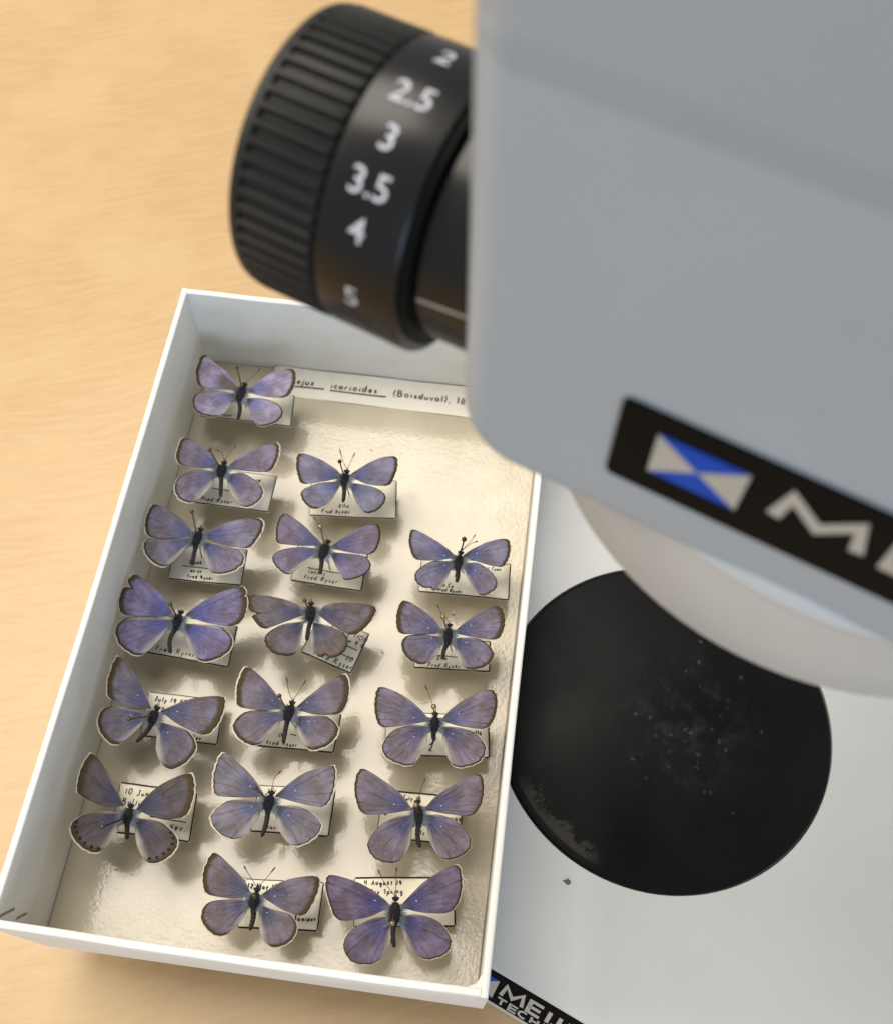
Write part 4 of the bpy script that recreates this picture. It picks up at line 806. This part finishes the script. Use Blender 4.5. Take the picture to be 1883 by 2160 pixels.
def make_wing(idx, key, pts, mat, parent, at, analw, costaw, rnd):
    fore = key[0] == 'f'; name = 'forewing' if fore else 'hindwing'
    P = [Vector(p) for p in pts]; B = P[0]
    m0, m1 = (3, 6) if fore else (2, 5)
    bd = catmull(P, 8)
    bd = [(s, q) for s, q in bd if (q-B).length > .35]
    sc = []
    for s, q in bd:
        d = q-B; k = 1.0
        for c, w, dep in NOTCH.get((idx, key), ()):
            k -= dep*max(0, 1-abs(s-c)/w)
        if m0-.3 < s < m1+.3:               # faint scalloping of the outer margin
            k *= 1+.005*math.sin((s-m0)*math.pi*2*(7/3.0))+rnd.uniform(-.006, .006)
        sc.append((s, B+d*k))
    ang = []; ref = (P[m0]+P[m1])*.5-B; ra = math.atan2(ref.y, ref.x)
    for s, q in sc:
        a = math.atan2(q.y-B.y, q.x-B.x)-ra
        ang.append((a+math.pi) % (2*math.pi)-math.pi)
    a0, a1 = ang[0], ang[-1]
    if a0 == a1: a1 += 1
    R = [.05, .14, .26, .38, .50, .62, .73, .82, .89, .94, .975, 1.0]
    vs = [B]; att = [(0, .5, 9, 0, 0, 0, 0)]; n = len(sc); fs = []
    for r in R:
        for (s, q), a in zip(sc, ang):
            vv = min(1, max(0, (a-a0)/(a1-a0))); L = (q-B).length
            p = B+(q-B)*r
            p.z += .28*math.sin(math.pi*r)*(1 if fore else .8)+.07*math.cos(vv*7*2*math.pi)*math.sin(math.pi*min(1, r*1.1))+mnoise.noise(Vector((p.x*.3, p.y*.3, idx)))*.22*r
            wm = max(0, min(1, (s-m0)/.55+1, (m1-s)/.35+1))
            wa = 0 if fore else max(0, min(1, (vv-(1-analw)+.04)/.14))*min(1, r*3)
            wc = max(0, min(1, ((.05+.06*(1-r)) if fore else .10)-vv)/.04)*costaw
            wp = 0.0
            if (idx, key) == (1, 'fl'): wp = max(0, min(1, (.50-r)/.05))
            elif (idx, key) == (2, 'fr'): wp = max(0, min(1, (.48-r)/.12, (r-.18)/.1))*.8
            elif (idx, key) == (8, 'hr'): wp = max(0, min(1, (r-.78)/.12))*.7
            vs.append(p); att.append((r, vv, (1-r)*L*(1.0 if fore else 1.75), wm, wa, min(1, wc), wp))
    for j in range(n-1): fs.append((0, 1+j, 2+j))
    for i in range(len(R)-1):
        for j in range(n-1):
            a = 1+i*n+j; fs.append((a, a+n, a+n+1, a+1))
    nrm = sum(((vs[f[1]]-vs[f[0]]).cross(vs[f[2]]-vs[f[0]]) for f in fs[n:n+40]), Vector())
    if nrm.z < 0: fs = [f[::-1] for f in fs]
    o = mesh(name, vs, fs, mat, parent, at)
    for i, nm in enumerate(('rr', 'vv', 'dm', 'wm', 'wa', 'wc', 'wp')):
        o.data.attributes.new(nm, 'FLOAT', 'POINT').data.foreach_set('value', [t[i] for t in att])
    sd = o.modifiers.new('thickness', 'SOLIDIFY'); sd.thickness = .00009; sd.offset = -1
    fw = LOOK[idx][5]
    g = G(); rim = [(s, q, q-B) for (s, q) in sc if m0-.25 <= s <= m1+.35]
    A = []; Bq = []
    fine = []
    for (s, q, d), (s2, q2, d2) in zip(rim, rim[1:]):
        for k in range(5): fine.append((s+(s2-s)*k/5, q.lerp(q2, k/5), d.lerp(d2, k/5)))
    for s, q, d in fine:                    # hair fringe: ragged white strip just under the wing edge
        dn = d.normalized(); e = max(.0, min(1, (s-m0+.25)*4, (m1+.35-s)*4))
        lift = Vector((0, 0, mnoise.noise(Vector((q.x*.3, q.y*.3, idx)))*.22))
        A.append(q-dn*.35+lift+Vector((0, 0, -.13))); Bq.append(q+dn*(fw*(.45+.55*rnd.random())*e+.03)+lift+Vector((0, 0, -.16-.1*rnd.random())))
    n2 = len(A); g.add(A+Bq, [(i, n2+i, n2+i+1, i+1) for i in range(n2-1)])
    fr = g.obj('fringe', M_FRINGE if fw > .12 else M_ANT, o, at); fr.modifiers.new('t', 'SOLIDIFY').thickness = .00006
    if idx in (6, 9, 10, 11, 12, 14, 15, 16, 17) and rnd.random() < .8:    # setting-pin hole; its glint is painted as a pale fleck
        s, q, d = rim[int(len(rim)*rnd.uniform(.25, .6))]; c = B+d*rnd.uniform(.22, .36); g = G()
        g.ball((c.x, c.y, c.z+.30), (.24, .12, .05), 8, 4); g.obj('pin_hole_glint', M_FRINGE, o, at)
    if idx == 13 and not fore:              # black marginal dots
        for (s, q, d) in [r_ for r_ in rim if m0+.5 < r_[0] < m1][::3]:
            c = B+d*.90; g = G(); z = mnoise.noise(Vector((c.x*.3, c.y*.3, idx)))*.22*.9+.16
            g.ball((c.x, c.y, c.z+z), (.42, .36, .03), 10, 4); g.obj('wing_spot', M_THOR, o, at)
    return o

def spike(g, base, tip, w):
    b = Vector(base); t = Vector(tip); d = (t-b); a = d.cross(Vector((0, 0, 1)))
    if a.length < 1e-4: a = Vector((1, 0, 0))
    a = a.normalized()*w; c = d.cross(a).normalized()*w
    g.add([b+a, b-a*.5+c, b-a*.5-c, t], [(0, 1, 3), (1, 2, 3), (2, 0, 3)])

def make_butterfly(i, D):
    rnd = random.Random(100+i); look = LOOK[i]; h, th, te, ab = [Vector(p) for p in D['body']]
    at = tuple(th)
    t = root('butterfly', at, DESC[i][0], 'butterfly', 'pinned butterflies in the tray')
    mat = wing_mat('wing_%02d' % i, look[0], look[1], look[2], BROWN, look[3], look[4], float(i))
    for key in ('hl', 'hr', 'fl', 'fr'):
        make_wing(i, key, D[key], mat, t, at, look[6], look[7], rnd)
    ax = (h-te); ax.normalize(); sd = ax.cross(Vector((0, 0, 1))).normalized(); up = sd.cross(ax)
    mid = h.lerp(te, .52); half = (h-te).length*.5
    wid = 1.32+.1*(i % 3)
    g = G(); g.ball(mid, (half*.92, wid, wid*.95), 14, 10, (ax, sd, up)); thx = g.obj('thorax', M_THOR, t, at)
    for nm, mt, cnt, dark in (('fur', M_FURD, 240, 1), ('fur', M_FURL, 110, 0)):
        g = G()
        for _ in range(cnt):
            a = rnd.uniform(-1, 1) if dark else rnd.uniform(-.9, .7); ph = rnd.uniform(0, math.pi) if dark else rnd.choice((rnd.uniform(0, .5), rnd.uniform(math.pi-.5, math.pi)))
            k = math.sqrt(max(.05, 1-a*a))
            nd = sd*math.cos(ph)*k+up*math.sin(ph)*k+ax*a*.8
            p = mid+ax*half*.9*a+(sd*math.cos(ph)+up*math.sin(ph))*wid*k*.96
            ln = rnd.uniform(.45, 1.2) if dark else rnd.uniform(.5, 1.3)
            spike(g, p, p+(nd-ax*.55+Vector((rnd.uniform(-.3, .3), rnd.uniform(-.3, .3), rnd.uniform(-.2, .3)))).normalized()*ln, .05)
        f = g.obj(nm, mt, thx, at, smooth=False); f['kind'] = 'stuff'
    # long pale-blue hair reaching from the thorax over the wing roots
    for sg in (-1, 1):
        g = G()
        for _ in range(190):
            a = rnd.uniform(-1.0, .75); p = mid+ax*half*a*.9+sd*sg*wid*rnd.uniform(.55, .95)+up*(.35+rnd.random()*.35)
            dr = (sd*sg*rnd.uniform(.8, 1.2)+ax*(a*.45-.25+rnd.uniform(-.3, .3))+up*rnd.uniform(-.05, .16)).normalized()
            spike(g, p, p+dr*rnd.uniform(1.0, 2.6), .055)
        f = g.obj('fur', M_FURB, thx, at, smooth=False); f['kind'] = 'stuff'
    # abdomen: ringed, slightly bent
    nA = 13; pts = []; rad = []
    side = rnd.uniform(-.5, .5) if i != 7 else -1.1
    for k in range(nA+1):
        s = k/nA; p = te.lerp(ab, s)+ax*(.9*(1-s)) + sd*side*math.sin(math.pi*s)
        pts.append(p); rad.append((.68*(1-.25*s)*(1+.07*math.cos(k*math.pi)))*(math.sqrt(max(.02, 1-max(0, (s-.8)/.2)**2))))
    g = G(); g.tube(pts, rad, 10); g.obj('abdomen', M_ABD, t, at)
    hd = h+ax*.25
    g = G(); g.ball(hd, (.62, .72, .62), 12, 8, (ax, sd, up)); he = g.obj('head', M_THOR, t, at)
    for sg in (-1, 1):
        g = G(); g.ball(hd+sd*sg*.55+ax*.15+up*.1, .36, 10, 6); g.obj('eye', M_EYE, he, at)
        g = G(); pp = hd+ax*.5+sd*sg*.15; g.tube([pp, pp+ax*.6+sd*sg*.1, pp+ax*1.1], [.12, .1, .03], 6); g.obj('palp', M_FURL if i % 2 else M_ANT, he, at)
    for j, (tip, midp) in enumerate(D['ant']):
        tip, midp = Vector(tip), Vector(midp); st = hd+ax*.4+up*.3
        L = []; Rr = []
        for k in range(17):
            s = k/16; q = (st*(1-s)*(1-s)+midp*2*s*(1-s)*1.0+tip*s*s) if False else st.lerp(midp, s/.6) if s < .6 else midp.lerp(tip, (s-.6)/.4)
            L.append(q); Rr.append(.066*(1+.25*(k % 2)) if s < .78 else (.066+.12*math.sin((s-.78)/.22*math.pi*.85)))
        g = G(); g.tube(L, Rr, 6); g.obj('antenna', M_ANT, t, at)
    # pin: through the thorax down into the lining
    H, T = [Vector(p) for p in D['pin']]
    d = (H-T); foot = T-d*((T.z-(ZF-4.0))/d.z)
    pa = (foot.x, foot.y, ZF)
    black = i in (3, 6, 13)
    pin = root('insect_pin', pa, ('black' if black else 'brassy')+' insect pin through the '+DESC[i][1], 'pin', 'insect pins holding the butterflies')
    g = G(); g.tube([foot, foot.lerp(H, .5), H], [.19, .2, .2], 8); g.obj('shaft', M_PINB if black else M_PIN, pin, pa)
    g = G(); g.ball(H, .68 if i in (9, 12, 6, 5) else .58, 14, 9); g.obj('pin_head', M_PINB if i in (3, 6) else M_PINH if i in (5, 9, 12, 17, 15) else M_PIN, pin, pa)
    return t

# label text: (string, x, y of baseline, cap height) in fractions of the label; rules: (x0, x1, y)
TEXT = {
 1: ([('Fred Ryser', .12, .90, .12), ('3 July', .1, .25, .12)], []),
 2: ([('14 June 19', .45, .26, .12), ('Fred Ryser', .10, .90, .13)], [(.2, .8, .55)]),
 3: ([('29 July 19', .1, .3, .12), ('Elko', .34, .74, .11), ('Fred Ryser', .14, .90, .12)], []),
 4: ([('Creek', .25, .52, .12), ('Washoe', .26, .74, .11), ('Fred Ryser', .26, .90, .12)], [(.16, .62, .60)]),
 5: ([('County', .22, .72, .11), ('Fred Ryser', .18, .89, .13)], [(.2, .72, .60)]),
 6: ([('June 1 Cyan', .6, .22, .12), ('Elko Ca', .18, .80, .13), ('Fred Ryser', .20, .92, .13)], []),
 7: ([('10 July', .2, .3, .12), ('Fred Ryser', .10, .90, .15)], []),
 8: ([('6 July 1100', .30, .22, .13), ('Lake 9 C', .5, .36, .12), ('10', .80, .76, .14), ('Fred Ryser', .22, .92, .15)], [(.5, .92, .44), (.5, .92, .66)]),
 9: ([('May 19', .3, .2, .13), ('Elko', .3, .68, .13), ('Fred Ryser', .18, .92, .16)], [(.3, .6, .55)]),
 10: ([('July 19 62', .10, .19, .14), ('Bay', .12, .36, .14), ('Nev.', .66, .92, .13)], []),
 11: ([('Co.', .25, .70, .12), ('Fred Ryser', .12, .92, .15)], [(.28, .36, .62), (.40, .48, .62)]),
 12: ([('Falls', .80, .46, .13), ('2', .42, .86, .22), ('Z', .45, .70, .16)], []),
 13: ([('10 June 19', .09, .22, .15), ('Bullion', .07, .42, .16), ('Nev.', .72, .80, .16)], [(.12, .5, .50), (.45, .92, .60)]),
 14: ([('July', .1, .2, .14), ('Nev.', .2, .92, .12)], []),
 15: ([('3 July 19', .18, .17, .13), ('D', .06, .52, .15), ('1194', .86, .52, .13), ('Ely', .48, .84, .14)], []),
 16: ([('12 May 19 70', .05, .19, .14), ('Juniper', .68, .80, .14)], []),
 17: ([('4 August 19', .10, .15, .14), ('Dry Spring', .16, .33, .14)], []),
}
THIN = {3: 'l', 6: 't', 8: 't', 9: '', 12: 't'}
def make_tag(i, C):
    tl, tr, br, bl = [Vector(p) for p in C]; at = tuple((tl+br)*.5); rnd = random.Random(500+i)
    ex, ey = tr-tl, bl-tl; up = Vector((0, 0, 1))
    def pt(x, y, z=0.0):
        q = tl+ex*x+ey*y; return (q.x, q.y, q.z+.30*math.sin(x*2.4+i)*(.4+y)*(1+.3*math.cos(i*1.7))+z)
    N = 8; g = G(); vs = [pt(x/N, y/N) for y in range(N+1) for x in range(N+1)]
    g.add(vs, [(y*(N+1)+x, (y+1)*(N+1)+x, (y+1)*(N+1)+x+1, y*(N+1)+x+1) for y in range(N) for x in range(N)])
    o = g.obj('specimen_label', (M_PAPER, M_PAPER2)[i % 2], None, at); o.modifiers.new('t', 'SOLIDIFY').thickness = .00022
    o['label'] = 'small handwritten paper label pinned under the '+DESC[i][1]; o['category'] = 'label'; o['group'] = 'paper labels under the butterflies'
    asp = ex.length/ey.length; wmm = ex.length
    def place(x, y): return pt(x/asp, y, .06)           # y measured in label heights, x in the same unit
    g = G(); e = .022
    wB, wR, wT, wL = [w/ey.length for w in ((.42, .36, .20, .16) if i > 3 else (.34, .30, .12, .12))]
    def edge(a, b, w): ribbon([(a[0]+(b[0]-a[0])*k/10+rnd.uniform(-.003, .003), a[1]+(b[1]-a[1])*k/10+rnd.uniform(-.004, .004)) for k in range(11)], w, place, g)
    edge((e, 1-wB*.5), (asp-e, 1-wB*.5), wB); edge((asp-wR*.5, 1-e), (asp-wR*.5, e), wR)
    edge((asp-e, wT*.5), (e, wT*.5), wT if i not in (13, 15, 17) else wB); edge((wL*.5, e), (wL*.5, 1-e), wL)
    g.obj('ruled_border', M_INK, o, at, smooth=False)
    g = G(); lines, rules = TEXT[i]
    pen = rnd.uniform(.19, .29); hs = rnd.uniform(.62, .80); sh = rnd.uniform(-.05, .28)
    for s, x, y, h in lines: write(s, x*asp, y, h*hs, lambda a, b: place(a+(b-y)*sh, 2*y-b), g, pen/ey.length, rnd, .10, .36, .95)
    for a, b, y in rules: edge((a*asp, y), (b*asp, y+.02), .26/ey.length)
    g.obj('handwriting', M_INK, o, at, smooth=False)
for i in sorted(BUTTERFLY):
    make_tag(i, BUTTERFLY[i]['tag'])
    make_butterfly(i, BUTTERFLY[i])
for o in SC.objects:
    if 'mm' in o: del o['mm']
